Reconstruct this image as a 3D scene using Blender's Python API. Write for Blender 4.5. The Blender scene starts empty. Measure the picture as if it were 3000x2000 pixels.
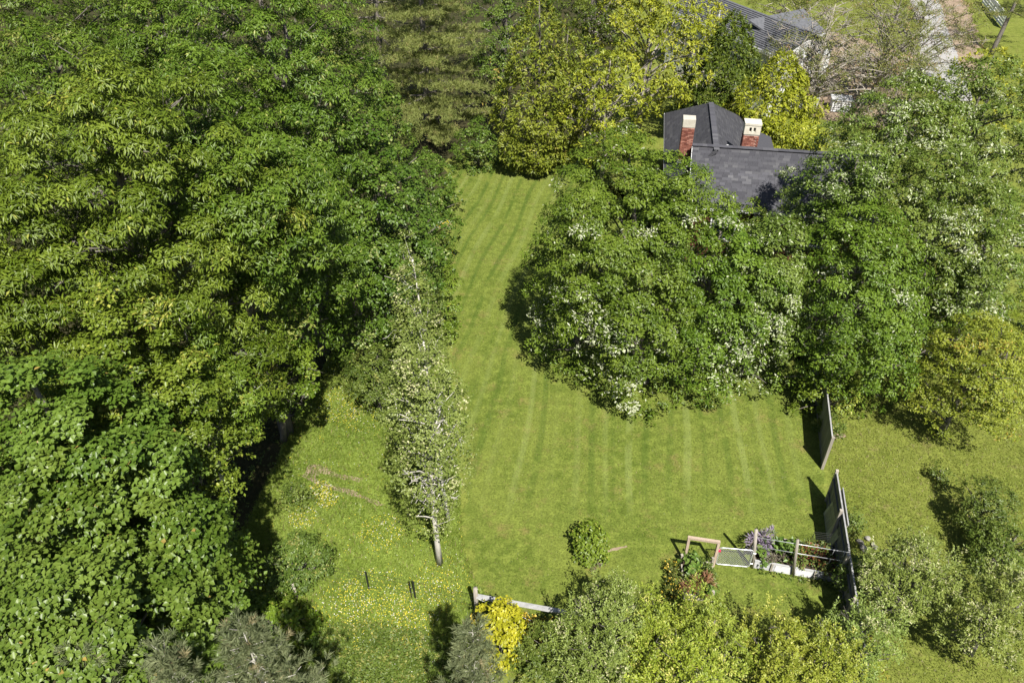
import bpy, math, random
import numpy as np
from mathutils import Vector, Matrix

R = math.radians
sc = bpy.context.scene
# ------------------------------------------------------------------ camera, sky, sun, exposure
cam_d = bpy.data.cameras.new('camera')
cam_d.sensor_width = 36.0
cam_d.lens = 27.24
cam_d.clip_end = 2000
cam = bpy.data.objects.new('camera', cam_d)
sc.collection.objects.link(cam)
cam.location = (0, 0, 22)
cam.rotation_euler = (R(90 - 38), 0, 0)
sc.camera = cam

SUN_EL, SUN_AZ = 54.0, 164.0           # degrees; azimuth clockwise from +Y (away from the camera)
world = bpy.data.worlds.new('World')
sc.world = world
world.use_nodes = True
wn = world.node_tree.nodes
sky = wn.new('ShaderNodeTexSky')
sky.sky_type = 'NISHITA'
sky.sun_disc = False
sky.sun_elevation = R(SUN_EL)
sky.sun_rotation = R(SUN_AZ)
world.node_tree.links.new(sky.outputs[0], wn['Background'].inputs[0])
wn['Background'].inputs[1].default_value = 0.05

sun_d = bpy.data.lights.new('sun', 'SUN')
sun_d.energy = 5.0
sun_d.angle = R(0.5)
sun_d.color = (1.0, 0.955, 0.87)
sun = bpy.data.objects.new('sun', sun_d)
sc.collection.objects.link(sun)
sdir = Vector((math.sin(R(SUN_AZ)) * math.cos(R(SUN_EL)), math.cos(R(SUN_AZ)) * math.cos(R(SUN_EL)), math.sin(R(SUN_EL))))
sun.rotation_euler = sdir.to_track_quat('Z', 'Y').to_euler()
sun.location = (20, -20, 60)

sc.view_settings.view_transform = 'Standard'
sc.view_settings.look = 'None'
sc.view_settings.gamma = 1.0
sc.view_settings.exposure = 0.72
sc.view_settings.use_curve_mapping = False
sc.render.engine = 'CYCLES'
sc.cycles.max_bounces = 3
sc.cycles.diffuse_bounces = 1
sc.cycles.glossy_bounces = 2
sc.cycles.transmission_bounces = 2
sc.cycles.transparent_max_bounces = 4

rng = np.random.default_rng(7)
random.seed(7)
COL = sc.collection

# ------------------------------------------------------------------ small helpers
def tag(o, label=None, cat=None, group=None, kind=None):
    if label: o['label'] = label
    if cat: o['category'] = cat
    if group: o['group'] = group
    if kind: o['kind'] = kind
    return o

def empty(name, loc, label=None, cat=None, group=None, rz=0.0):
    o = bpy.data.objects.new(name, None)
    o.empty_display_size = 0.3
    COL.objects.link(o)
    o.location = loc
    o.rotation_euler = (0, 0, rz)
    return tag(o, label, cat, group)

def link_mesh(name, me, parent=None):
    o = bpy.data.objects.new(name, me)
    COL.objects.link(o)
    if parent is not None:
        o.parent = parent
    return o

class MB:
    """collects boxes, tubes, quads in the local frame of their thing"""
    def __init__(s):
        s.v = []; s.f = []; s.m = []
    def add(s, vs, fs, mi=0):
        b = len(s.v)
        s.v += [tuple(p) for p in vs]
        s.f += [tuple(i + b for i in f) for f in fs]
        s.m += [mi] * len(fs)
        return s
    def box(s, c, size, rot=None, mi=0, jit=0.0):
        x, y, z = size[0] / 2, size[1] / 2, size[2] / 2
        M = Matrix.Rotation(rot, 3, 'Z') if isinstance(rot, (int, float)) else rot
        vs = []
        for sx, sy, sz in ((-1,-1,-1),(1,-1,-1),(1,1,-1),(-1,1,-1),(-1,-1,1),(1,-1,1),(1,1,1),(-1,1,1)):
            p = Vector((sx * x + random.uniform(-jit, jit), sy * y + random.uniform(-jit, jit), sz * z + random.uniform(-jit, jit)))
            if M is not None: p = M @ p
            vs.append(p + Vector(c))
        return s.add(vs, [(0,3,2,1),(4,5,6,7),(0,1,5,4),(1,2,6,5),(2,3,7,6),(3,0,4,7)], mi)
    def bar(s, a, b, w, h, up=(0, 0, 1), mi=0):
        a, b = Vector(a), Vector(b)
        d = (b - a).normalized()
        u = Vector(up)
        if abs(d.dot(u)) > 0.97: u = Vector((0, 1, 0))
        sd = d.cross(u).normalized(); u = sd.cross(d)
        vs = []
        for p in (a, b):
            for i, j in ((-1,-1),(1,-1),(1,1),(-1,1)):
                vs.append(p + sd * (w / 2 * i) + u * (h / 2 * j))
        return s.add(vs, [(3,2,1,0),(4,5,6,7),(0,1,5,4),(1,2,6,5),(2,3,7,6),(3,0,4,7)], mi)
    def tube(s, pts, rad, n=6, cap=True, mi=0):
        pts = [Vector(p) for p in pts]
        if isinstance(rad, (int, float)): rad = [rad] * len(pts)
        b = []
        for i, p in enumerate(pts):
            d = (pts[min(i + 1, len(pts) - 1)] - pts[max(i - 1, 0)]).normalized()
            a = Vector((1, 0, 0)) if abs(d.x) < 0.8 else Vector((0, 1, 0))
            e1 = d.cross(a).normalized(); e2 = d.cross(e1)
            for k in range(n):
                t = 2 * math.pi * k / n
                b.append(p + (e1 * math.cos(t) + e2 * math.sin(t)) * rad[i])
        fs = []
        for i in range(len(pts) - 1):
            for k in range(n):
                k2 = (k + 1) % n
                fs.append((i * n + k, i * n + k2, (i + 1) * n + k2, (i + 1) * n + k))
        if cap:
            fs.append(tuple(range(n))[::-1]); fs.append(tuple((len(pts) - 1) * n + k for k in range(n)))
        return s.add(b, fs, mi)
    def mesh(s, name, mats, smooth=False):
        me = bpy.data.meshes.new(name)
        me.from_pydata(s.v, [], s.f)
        mats = mats if isinstance(mats, (list, tuple)) else [mats]
        for m in mats: me.materials.append(m)
        if len(mats) > 1: me.polygons.foreach_set('material_index', s.m)
        if smooth: me.polygons.foreach_set('use_smooth', [True] * len(s.f))
        me.update()
        return me
    def build(s, name, mats, parent=None, smooth=False):
        return link_mesh(name, s.mesh(name, mats, smooth), parent)

# ------------------------------------------------------------------ materials
def mat(name):
    m = bpy.data.materials.new(name)
    m.use_nodes = True
    nt = m.node_tree
    return m, nt, nt.nodes, nt.links, nt.nodes['Principled BSDF']

def ramp(N, stops):
    r = N.new('ShaderNodeValToRGB')
    while len(r.color_ramp.elements) < len(stops): r.color_ramp.elements.new(0.5)
    for e, (p, c) in zip(r.color_ramp.elements, stops):
        e.position = p; e.color = (*c, 1)
    return r

def noise(N, L, vec, scale, detail=4, rough=0.6, dist=0.0):
    n = N.new('ShaderNodeTexNoise')
    n.inputs['Scale'].default_value = scale
    n.inputs['Detail'].default_value = detail
    n.inputs['Roughness'].default_value = rough
    n.inputs['Distortion'].default_value = dist
    L.new(vec, n.inputs['Vector'])
    return n

def simple(name, c1, c2, scale=8.0, rough=0.8, bump=0.15, stretch=(1, 1, 1), spec=0.3, metal=0.0, seed_obj=True):
    m, nt, N, L, P = mat(name)
    tc = N.new('ShaderNodeTexCoord')
    mp = N.new('ShaderNodeMapping'); mp.inputs['Scale'].default_value = stretch
    L.new(tc.outputs['Object'], mp.inputs[0])
    vec = mp.outputs[0]
    n = noise(N, L, vec, scale, 6, 0.65)
    r = ramp(N, [(0.3, c1), (0.7, c2)])
    L.new(n.outputs[0], r.inputs[0])
    out = r.outputs[0]
    if seed_obj:
        oi = N.new('ShaderNodeObjectInfo')
        mr = N.new('ShaderNodeMapRange'); mr.inputs[3].default_value = 0.8; mr.inputs[4].default_value = 1.18
        L.new(oi.outputs['Random'], mr.inputs[0])
        mx = N.new('ShaderNodeMix'); mx.data_type = 'RGBA'; mx.blend_type = 'MULTIPLY'; mx.inputs[0].default_value = 1
        L.new(out, mx.inputs[6]); L.new(mr.outputs[0], mx.inputs[7])
        out = mx.outputs[2]
    L.new(out, P.inputs['Base Color'])
    P.inputs['Roughness'].default_value = rough
    P.inputs['Specular IOR Level'].default_value = spec
    P.inputs['Metallic'].default_value = metal
    b = N.new('ShaderNodeBump'); b.inputs['Strength'].default_value = bump; b.inputs['Distance'].default_value = 0.02
    L.new(n.outputs[0], b.inputs['Height']); L.new(b.outputs[0], P.inputs['Normal'])
    return m

def leaf_mat(name, trans=0.28, rough=0.5, spec=0.35, boost=(1.25, 1.2, 0.6)):
    """leaf colour comes from the leaf's own colour attribute; thin, slightly glossy, lets light through"""
    m, nt, N, L, P = mat(name)
    a = N.new('ShaderNodeAttribute'); a.attribute_name = 'leaf_colour'
    L.new(a.outputs['Color'], P.inputs['Base Color'])
    P.inputs['Roughness'].default_value = rough
    P.inputs['Specular IOR Level'].default_value = spec
    t = N.new('ShaderNodeBsdfTranslucent')
    mx = N.new('ShaderNodeMix'); mx.data_type = 'RGBA'; mx.blend_type = 'MULTIPLY'; mx.inputs[0].default_value = 1
    mx.inputs[7].default_value = (*boost, 1)
    L.new(a.outputs['Color'], mx.inputs[6]); L.new(mx.outputs[2], t.inputs[0])
    s = N.new('ShaderNodeMixShader'); s.inputs[0].default_value = trans
    L.new(P.outputs[0], s.inputs[1]); L.new(t.outputs[0], s.inputs[2])
    L.new(s.outputs[0], N['Material Output'].inputs[0])
    return m

M_LEAF = leaf_mat('leaf', 0.18, 0.38, 0.28)
M_NEEDLE = leaf_mat('needle', 0.3, 0.55, 0.25)
M_GRASSBLADE = leaf_mat('grass_blade', 0.3, 0.5, 0.3)
M_PETAL = leaf_mat('petal', 0.25, 0.6, 0.2, (1, 1, 1))
M_BARK = simple('bark_grey', (0.10, 0.085, 0.07), (0.22, 0.20, 0.175), 6, 0.9, 0.5, (3, 3, 0.6))
M_BARKPALE = simple('bark_pale', (0.40, 0.375, 0.33), (0.60, 0.57, 0.51), 5, 0.8, 0.3, (2, 2, 0.7))
M_BARKTWIG = simple('bark_twig', (0.24, 0.21, 0.18), (0.42, 0.38, 0.33), 6, 0.9, 0.2)
M_WOOD = simple('weathered_wood', (0.27, 0.24, 0.20), (0.47, 0.43, 0.37), 7, 0.85, 0.4, (4, 4, 0.35))
M_WOODNEW = simple('timber', (0.42, 0.32, 0.24), (0.60, 0.48, 0.38), 7, 0.8, 0.3, (4, 4, 0.4))
M_FENCE = simple('grey_fence_wood', (0.11, 0.115, 0.11), (0.25, 0.25, 0.235), 6, 0.9, 0.5, (9, 9, 0.35))
M_FENCETOP = simple('silvered_wood', (0.26, 0.26, 0.26), (0.44, 0.44, 0.44), 6, 0.8, 0.3)
M_PANEL = simple('olive_board', (0.30, 0.30, 0.19), (0.46, 0.46, 0.32), 6, 0.85, 0.4, (8, 8, 0.4))
M_GALV = simple('galvanised_steel', (0.55, 0.56, 0.58), (0.72, 0.73, 0.75), 20, 0.38, 0.05, metal=0.6)
M_WHITEMETAL = simple('white_sheet_metal', (0.34, 0.345, 0.35), (0.50, 0.505, 0.51), 9, 0.5, 0.08)
M_DARKSTEEL = simple('dark_steel_post', (0.012, 0.014, 0.013), (0.03, 0.034, 0.03), 20, 0.6, 0.1)
M_WHITE = simple('white_paint', (0.66, 0.67, 0.68), (0.80, 0.80, 0.80), 3, 0.6, 0.05)
M_BRICKS = [simple('brick_%s' % n, c1, c2, 22, 0.9, 0.3) for n, c1, c2 in (
    ('red', (0.17, 0.062, 0.045), (0.25, 0.09, 0.066)), ('rust', (0.22, 0.085, 0.06), (0.31, 0.125, 0.09)),
    ('pink', (0.33, 0.15, 0.11), (0.45, 0.22, 0.17)), ('dark', (0.12, 0.04, 0.03), (0.2, 0.065, 0.045)))]
M_MORTAR = simple('mortar', (0.36, 0.32, 0.28), (0.5, 0.46, 0.42), 14, 0.95, 0.3)
M_CONCRETE = simple('pale_concrete', (0.50, 0.46, 0.38), (0.68, 0.64, 0.55), 5, 0.9, 0.3)
M_SHINGLES = [simple('shingle_%d' % i, c, tuple(x * 1.35 for x in c), 30, 0.92, 0.3) for i, c in enumerate((
    (0.052, 0.052, 0.061), (0.058, 0.058, 0.067), (0.064, 0.064, 0.074), (0.074, 0.074, 0.083), (0.090, 0.090, 0.098)))]
M_FLASH = simple('lead_flashing', (0.28, 0.30, 0.32), (0.42, 0.44, 0.46), 10, 0.5, 0.1, metal=0.4)
M_REDWALL = simple('red_clapboard', (0.09, 0.032, 0.022), (0.14, 0.05, 0.032), 4, 0.8, 0.15)
M_GLASS, _nt, _N, _L, _P = mat('window_glass')
_P.inputs['Base Color'].default_value = (0.02, 0.03, 0.035, 1); _P.inputs['Roughness'].default_value = 0.08
M_BLACK = simple('flue_black', (0.006, 0.006, 0.006), (0.015, 0.015, 0.014), 8, 0.95, 0.1)
M_STONE = simple('pale_stone', (0.20, 0.19, 0.165), (0.34, 0.325, 0.29), 5, 0.9, 0.5)
M_SOIL = simple('garden_soil', (0.045, 0.032, 0.022), (0.10, 0.075, 0.05), 9, 0.95, 0.5)
M_RED = simple('red_latch_tape', (0.45, 0.01, 0.06), (0.6, 0.03, 0.1), 5, 0.6, 0.05)
M_FARROOF = simple('grey_roofing', (0.085, 0.088, 0.10), (0.15, 0.155, 0.17), 5, 0.8, 0.2)

# ------------------------------------------------------------------ ground, lawn, driveway
def soft_band(N, L, val, lo, hi):
    m = N.new('ShaderNodeMapRange'); m.interpolation_type = 'SMOOTHSTEP'
    m.inputs[1].default_value = lo; m.inputs[2].default_value = hi
    L.new(val, m.inputs[0])
    return m.outputs[0]

def mixc(N, L, fac, a, b):
    m = N.new('ShaderNodeMix'); m.data_type = 'RGBA'
    if isinstance(fac, float): m.inputs[0].default_value = fac
    else: L.new(fac, m.inputs[0])
    for i, x in ((6, a), (7, b)):
        if isinstance(x, tuple): m.inputs[i].default_value = (*x, 1)
        else: L.new(x, m.inputs[i])
    return m.outputs[2]

def mathn(N, L, op, a, b=None, c=None):
    m = N.new('ShaderNodeMath'); m.operation = op
    for i, x in enumerate((a, b, c)):
        if x is None: continue
        if isinstance(x, (int, float)): m.inputs[i].default_value = x
        else: L.new(x, m.inputs[i])
    return m.outputs[0]

def grass_material(name, base, alt, dry, stripes=False, dryness=(0.62, 0.78)):
    m, nt, N, L, P = mat(name)
    geo = N.new('ShaderNodeNewGeometry')
    pos = geo.outputs['Position']
    n1 = noise(N, L, pos, 0.35, 3, 0.6)
    n2 = noise(N, L, pos, 2.6, 4, 0.7)
    n3 = noise(N, L, pos, 13.0, 3, 0.8)
    n4 = noise(N, L, pos, 0.9, 5, 0.75)
    col = mixc(N, L, soft_band(N, L, n1.outputs[0], 0.35, 0.66), base, alt)
    col = mixc(N, L, soft_band(N, L, n2.outputs[0], 0.38, 0.72), col, tuple(x * 1.3 for x in alt))
    fac = soft_band(N, L, n4.outputs[0], *dryness)
    fac = mathn(N, L, 'MULTIPLY', fac, 0.75)
    col = mixc(N, L, fac, col, dry)
    # fine blades: light and dark flecks
    fl = N.new('ShaderNodeMapRange'); fl.inputs[1].default_value = 0.3; fl.inputs[2].default_value = 0.72
    fl.inputs[3].default_value = 0.62; fl.inputs[4].default_value = 1.35
    L.new(n3.outputs[0], fl.inputs[0])
    mm = N.new('ShaderNodeMix'); mm.data_type = 'RGBA'; mm.blend_type = 'MULTIPLY'; mm.inputs[0].default_value = 1
    L.new(col, mm.inputs[6]); L.new(fl.outputs[0], mm.inputs[7]); col = mm.outputs[2]
    if stripes:
        # mower passes: x + curve(y), wobbling, each pass lighter or darker than the next
        sp = N.new('ShaderNodeSeparateXYZ'); L.new(pos, sp.inputs[0])
        x, y = sp.outputs[0], sp.outputs[1]
        yy = mathn(N, L, 'SUBTRACT', y, 20.0)
        c1 = mathn(N, L, 'MULTIPLY', yy, -0.135)
        y2 = mathn(N, L, 'MAXIMUM', mathn(N, L, 'SUBTRACT', y, 27.0), 0.0)
        c2 = mathn(N, L, 'MULTIPLY', y2, -0.10)
        u = mathn(N, L, 'ADD', mathn(N, L, 'ADD', x, c1), c2)
        wob = mathn(N, L, 'MULTIPLY', mathn(N, L, 'SINE', mathn(N, L, 'ADD', mathn(N, L, 'MULTIPLY', y, .45), x)), .10)
        u = mathn(N, L, 'ADD', u, wob)
        w1 = mathn(N, L, 'SINE', mathn(N, L, 'MULTIPLY', u, 2 * math.pi / 1.06))
        w2 = mathn(N, L, 'SINE', mathn(N, L, 'ADD', mathn(N, L, 'MULTIPLY', u, 2 * math.pi / 0.73), 1.0))
        light = soft_band(N, L, mathn(N, L, 'ADD', w1, mathn(N, L, 'MULTIPLY', w2, 0.35)), 0.45, 1.15)
        dark = soft_band(N, L, mathn(N, L, 'ADD', mathn(N, L, 'MULTIPLY', w1, -1.0), mathn(N, L, 'MULTIPLY', w2, 0.6)), 0.5, 1.4)
        brk = soft_band(N, L, noise(N, L, pos, 0.6, 3, 0.6).outputs[0], 0.30, 0.48)
        inner = mathn(N, L, 'MULTIPLY', mathn(N, L, 'SINE', mathn(N, L, 'MULTIPLY', u, .9)), 1.3)
        each = mathn(N, L, 'ADD', mathn(N, L, 'MULTIPLY', mathn(N, L, 'SINE', mathn(N, L, 'ADD', mathn(N, L, 'MULTIPLY', u, 2.1), inner)), .45), .55)
        light = mathn(N, L, 'MULTIPLY', light, each)
        # the passes near the garden beds were walked flat
        fade = soft_band(N, L, y, 17.3, 20.0)
        fade = mathn(N, L, 'MULTIPLY', mathn(N, L, 'MULTIPLY', fade, brk), mathn(N, L, 'ADD', 1.0, mathn(N, L, 'MULTIPLY', soft_band(N, L, y, 28.0, 36.0), .5)))
        col = mixc(N, L, mathn(N, L, 'MULTIPLY', mathn(N, L, 'MULTIPLY', light, fade), 0.42), col, (0.23, 0.275, 0.085))
        col = mixc(N, L, mathn(N, L, 'MULTIPLY', mathn(N, L, 'MULTIPLY', dark, fade), 0.38), col, (0.05, 0.095, 0.012))
    L.new(col, P.inputs['Base Color'])
    P.inputs['Roughness'].default_value = 0.9
    P.inputs['Specular IOR Level'].default_value = 0.12
    b = N.new('ShaderNodeBump'); b.inputs['Strength'].default_value = 0.55; b.inputs['Distance'].default_value = 0.06
    L.new(n3.outputs[0], b.inputs['Height']); L.new(b.outputs[0], P.inputs['Normal'])
    return m

M_LAWN = grass_material('mown_lawn', (0.098, 0.136, 0.020), (0.142, 0.174, 0.032), (0.21, 0.17, 0.06), True, (0.52, 0.74))
M_MEADOW = grass_material('long_grass', (0.130, 0.185, 0.028), (0.175, 0.230, 0.044), (0.18, 0.18, 0.06), False, (0.64, 0.8))
M_ROUGH = grass_material('rough_ground', (0.12, 0.15, 0.024), (0.16, 0.185, 0.036), (0.20, 0.17, 0.07), False, (0.55, 0.72))
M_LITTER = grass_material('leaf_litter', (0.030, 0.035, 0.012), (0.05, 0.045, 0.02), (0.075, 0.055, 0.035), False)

def polysheet(name, outline, z, m, wob=0.15, step=0.5):
    """flat sheet with a ragged edge, as one n-gon"""
    pts = []
    n = len(outline)
    for i in range(n):
        a, b = Vector(outline[i]), Vector(outline[(i + 1) % n])
        k = max(1, int((b - a).length / step))
        for j in range(k):
            p = a.lerp(b, j / k)
            pts.append((p.x + random.uniform(-wob, wob), p.y + random.uniform(-wob, wob), z))
    me = bpy.data.meshes.new(name)
    me.from_pydata(pts, [], [tuple(range(len(pts)))])
    me.materials.append(m)
    o = link_mesh(name, me)
    return tag(o, kind='structure')

me = bpy.data.meshes.new('ground')
me.from_pydata([(-500, -300, 0), (500, -300, 0), (500, 900, 0), (-500, 900, 0)], [], [(0, 1, 2, 3)])
me.materials.append(M_ROUGH)
tag(link_mesh('ground', me), kind='structure')
MEADOW = [(-9.6, 13.0), (-9.5, 17), (-8.9, 22), (-8.2, 27), (-7.6, 31.5), (-6.0, 33), (-4.2, 31), (-3.0, 28), (-2.4, 24), (-2.0, 20), (-1.7, 16.9), (-1.2, 15.2), (0.6, 13.8), (1.0, 12.2), (-4, 11.4), (-8, 11.6)]
LAWN = [(-3.2, 30), (-4.6, 36), (-4.2, 41), (-3.9, 47), (-3.0, 49.6), (0, 50.8), (4.6, 49.5), (6.5, 44), (7.0, 36), (13.2, 33), (13.6, 27), (12.5, 22.8), (11.5, 19), (10.8, 15.9), (10.2, 13.0), (9.8, 11.2), (3, 11.0), (0.9, 12.4), (0.6, 13.9), (-1.0, 15.3), (-1.6, 17.2), (-1.9, 20), (-2.3, 24), (-2.8, 28)]
WOODFLOOR = [(-60, 10), (-9.2, 10), (-9.3, 17), (-8.7, 22), (-8.0, 27), (-7.4, 31.5), (-5.5, 33), (-4.7, 36), (-4.3, 41), (-4.1, 47), (-3.0, 49.9), (4.6, 49.9), (6.6, 52), (8, 60), (12, 100), (-60, 100)]
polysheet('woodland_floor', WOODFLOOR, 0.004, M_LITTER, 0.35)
polysheet('meadow', MEADOW, 0.008, M_MEADOW, 0.2)
polysheet('lawn', LAWN, 0.012, M_LAWN, 0.22, 0.22)

M_GRAVEL = simple('driveway_asphalt', (0.30, 0.29, 0.28), (0.42, 0.41, 0.40), 3, 0.95, 0.3, seed_obj=False)
M_DIRT = simple('bare_dirt', (0.20, 0.145, 0.10), (0.36, 0.28, 0.20), 2.2, 0.95, 0.4, seed_obj=False)
polysheet('dirt_verge', [(36.4, 62), (39.0, 62), (41.5, 70), (45.5, 80), (50.0, 92), (46, 92), (41.2, 78), (38.4, 70)], 0.004, M_DIRT, 0.3)
polysheet('driveway', [(32.8, 58), (35.2, 58), (37.3, 64), (41.0, 75), (47.0, 92), (43.8, 92), (38.5, 76), (34.2, 65)], 0.008, M_GRAVEL, 0.12)
polysheet('dirt_yard', [(20, 55), (27, 53), (31, 60), (34, 70), (30, 76), (22, 68)], 0.006, M_DIRT, 0.5)
# worn wheel ruts and bare soil in the meadow
polysheet('bare_soil', [(-7.92, 19.9, 0)[:2], (-7.78, 20.47, 0)[:2], (-7.26, 20.47, 0)[:2], (-6.66, 20.07, 0)[:2], (-5.65, 19.78, 0)[:2], (-5.68, 19.61, 0)[:2], (-6.69, 19.85, 0)[:2], (-7.25, 20.09, 0)[:2], (-7.39, 19.81, 0)[:2], (-7.08, 19.56, 0)[:2], (-6.21, 19.31, 0)[:2], (-5.12, 18.82, 0)[:2], (-4.65, 18.5, 0)[:2], (-4.83, 18.5, 0)[:2], (-6.31, 19.14, 0)[:2], (-7.26, 19.51, 0)[:2]], 0.016, M_DIRT, 0.06, 0.15)
polysheet('bare_soil', [(3.16, 16.48, 0)[:2], (3.52, 16.64, 0)[:2], (3.94, 16.72, 0)[:2], (3.97, 16.67, 0)[:2], (3.57, 16.54, 0)[:2], (3.21, 16.41, 0)[:2]], 0.016, M_DIRT, 0.02, 0.1)
polysheet('bare_soil', [(12.67, 22.07, 0)[:2], (13.28, 22.26, 0)[:2], (13.32, 21.98, 0)[:2], (12.72, 21.79, 0)[:2]], 0.004, M_DIRT, 0.1, 0.15)

# ------------------------------------------------------------------ blades, leaves, needles (numpy)
def norm(a):
    return a / (np.linalg.norm(a, axis=1, keepdims=True) + 1e-9)

def rnd_unit(n):
    return norm(rng.normal(size=(n, 3)))

def leaf_object(name, parent, pos, d, nrm, L, W, col, m, fold=0.18, kind='stuff', mid=0.45):
    """every leaf is a folded diamond of two triangles, with its own colour"""
    n = len(pos)
    d = norm(d); side = norm(np.cross(d, nrm)); nrm = np.cross(side, d)
    L = np.asarray(L).reshape(-1, 1) * np.ones((n, 1)); W = np.asarray(W).reshape(-1, 1) * np.ones((n, 1))
    c = pos + d * L * mid
    V = np.empty((n, 4, 3), np.float32)
    V[:, 0] = pos
    V[:, 1] = c + side * W * 0.5 + nrm * W * fold
    V[:, 2] = pos + d * L - nrm * L * 0.12
    V[:, 3] = c - side * W * 0.5 + nrm * W * fold
    idx = (np.arange(n) * 4)[:, None] + np.array([[0, 1, 2, 0, 2, 3]])
    me = bpy.data.meshes.new(name)
    me.vertices.add(n * 4); me.vertices.foreach_set('co', V.ravel())
    me.loops.add(n * 6); me.loops.foreach_set('vertex_index', idx.astype(np.int32).ravel())
    me.polygons.add(n * 2); me.polygons.foreach_set('loop_start', np.arange(0, n * 6, 3, dtype=np.int32))
    a = me.attributes.new('leaf_colour', 'FLOAT_COLOR', 'FACE')
    c4 = np.ones((n, 2, 4), np.float32); c4[:, :, :3] = np.clip(col, 0, 1)[:, None, :]
    a.data.foreach_set('color', c4.ravel())
    me.materials.append(m)
    me.update(calc_edges=True)
    global NLEAF
    NLEAF += n
    o = link_mesh(name, me, parent)
    if kind: o['kind'] = kind
    return o
NLEAF = 0

def tri_object(name, pos, d, L, W, col, m, kind='stuff', label=None, cat=None):
    """grass blades: one thin triangle each"""
    n = len(pos)
    d = norm(d); a = rng.uniform(0, 2 * np.pi, n)
    side = np.stack([np.cos(a), np.sin(a), 0 * a], 1)
    L = np.asarray(L).reshape(-1, 1); W = np.asarray(W).reshape(-1, 1)
    V = np.empty((n, 3, 3), np.float32)
    V[:, 0] = pos - side * W * 0.5; V[:, 1] = pos + side * W * 0.5; V[:, 2] = pos + d * L
    me = bpy.data.meshes.new(name)
    me.vertices.add(n * 3); me.vertices.foreach_set('co', V.ravel())
    me.loops.add(n * 3); me.loops.foreach_set('vertex_index', np.arange(n * 3, dtype=np.int32))
    me.polygons.add(n); me.polygons.foreach_set('loop_start', np.arange(0, n * 3, 3, dtype=np.int32))
    at = me.attributes.new('leaf_colour', 'FLOAT_COLOR', 'FACE')
    c4 = np.ones((n, 4), np.float32); c4[:, :3] = np.clip(col, 0, 1)
    at.data.foreach_set('color', c4.ravel())
    me.materials.append(m); me.update(calc_edges=True)
    return tag(link_mesh(name, me), label, cat, kind=kind)

# species: leaf length, width, leaves per tuft, droop, spread, colours (dark, light), third colour + share
SP = {
 'hickory': dict(l=.150, w=.046, k=12, droop=.55, ax=.40, c=((0.080,0.124,0.009),(0.171,0.231,0.027)), tint=((.30,.31,.05),.05), up=.45, tr=.15),
 'hickoryd':dict(l=.155, w=.050, k=12, droop=.45, ax=.45, c=((0.059,0.111,0.009),(0.131,0.202,0.024)), tint=((.27,.30,.07),.06), up=.45, tr=.15),
 'maple':   dict(l=.118, w=.105, k=8, droop=.30, ax=.50, c=((0.068,0.119,0.013),(0.144,0.210,0.034)), tint=((.36,.27,.07),.010), up=.6, tr=.16),
 'linden':  dict(l=.125, w=.108, k=8, droop=.35, ax=.55, c=((0.050,0.099,0.010),(0.114,0.178,0.024)), tint=((.27,.32,.10),.05), up=.6, tr=.15),
 'lime':    dict(l=.105, w=.078, k=9, droop=.30, ax=.55, c=((0.087,0.143,0.012),(0.175,0.244,0.027)), tint=((.32,.34,.06),.06), up=.6, tr=.13),
 'silver':  dict(l=.140, w=.058, k=11, droop=.35, ax=.50, c=((0.073,0.128,0.011),(0.159,0.235,0.027)), tint=((.50,.53,.36),.03), up=.5, tr=.15),
 'silver2': dict(l=.140, w=.056, k=11, droop=.30, ax=.55, c=((0.078,0.130,0.015),(0.174,0.244,0.044)), tint=((.48,.52,.33),.16), up=.5, tr=.15),
 'poplar':  dict(l=.085, w=.056, k=7, droop=.15, ax=.6, c=((0.128,0.171,0.030),(0.234,0.284,0.072)), tint=((.44,.44,.22),.16), up=.3, tr=.14),
 'apple':   dict(l=.082, w=.036, k=9, droop=-.15, ax=.8, c=((0.152,0.202,0.037),(0.269,0.331,0.081)), tint=((.50,.50,.26),.10), up=.6, tr=.10),
 'appley':  dict(l=.082, w=.038, k=9, droop=-.10, ax=.8, c=((0.184,0.238,0.024),(0.328,0.378,0.053)), tint=((.54,.53,.13),.12), up=.6, tr=.10),
 'cedar':   dict(l=.27, w=.085, k=9, droop=.05, ax=1.0, c=((.120,.160,.014),(.245,.280,.036)), tint=((.30,.27,.06),.06), up=.3, tr=.12),
 'cedary':  dict(l=.26, w=.085, k=9, droop=.15, ax=1.0, c=((.185,.225,.014),(.365,.395,.038)), tint=((.44,.43,.06),.08), up=.4, tr=.12),
 'cedard':  dict(l=.27, w=.085, k=9, droop=.05, ax=1.0, c=((.062,.098,.013),(.140,.180,.026)), tint=((.20,.22,.04),.06), up=.3, tr=.12),
 'pine':    dict(l=.26, w=.030, k=10, droop=-.25, ax=.6, c=((0.185,0.228,0.059),(0.328,0.361,0.114)), tint=((.38,.35,.14),.08), up=.3, tr=.05, needle=True),
 'pinegrey':dict(l=.17, w=.012, k=26, droop=-.25, ax=.8, c=((0.153,0.184,0.090),(0.261,0.293,0.149)), tint=((.36,.31,.17),.05), up=.3, tr=.05, needle=True),
 'sparse':  dict(l=.12, w=.055, k=7, droop=.2, ax=.5, c=((.095,.115,.022),(.195,.210,.045)), tint=((.34,.22,.11),.08), up=.5, tr=.2),
 'bright':  dict(l=.10, w=.080, k=9, droop=.2, ax=.6, c=((.250,.275,.012),(.420,.420,.028)), tint=((.52,.49,.04),.12), up=.6, tr=.12),
 'shrub':   dict(l=.095, w=.046, k=9, droop=.2, ax=.6, c=((0.072,0.116,0.017),(0.148,0.202,0.038)), tint=((.29,.30,.08),.07), up=.5, tr=.11),
 'olive':   dict(l=.095, w=.046, k=9, droop=.15, ax=.6, c=((0.149,0.194,0.016),(0.285,0.329,0.040)), tint=((.37,.29,.05),.06), up=.5, tr=.11),
}
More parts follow.
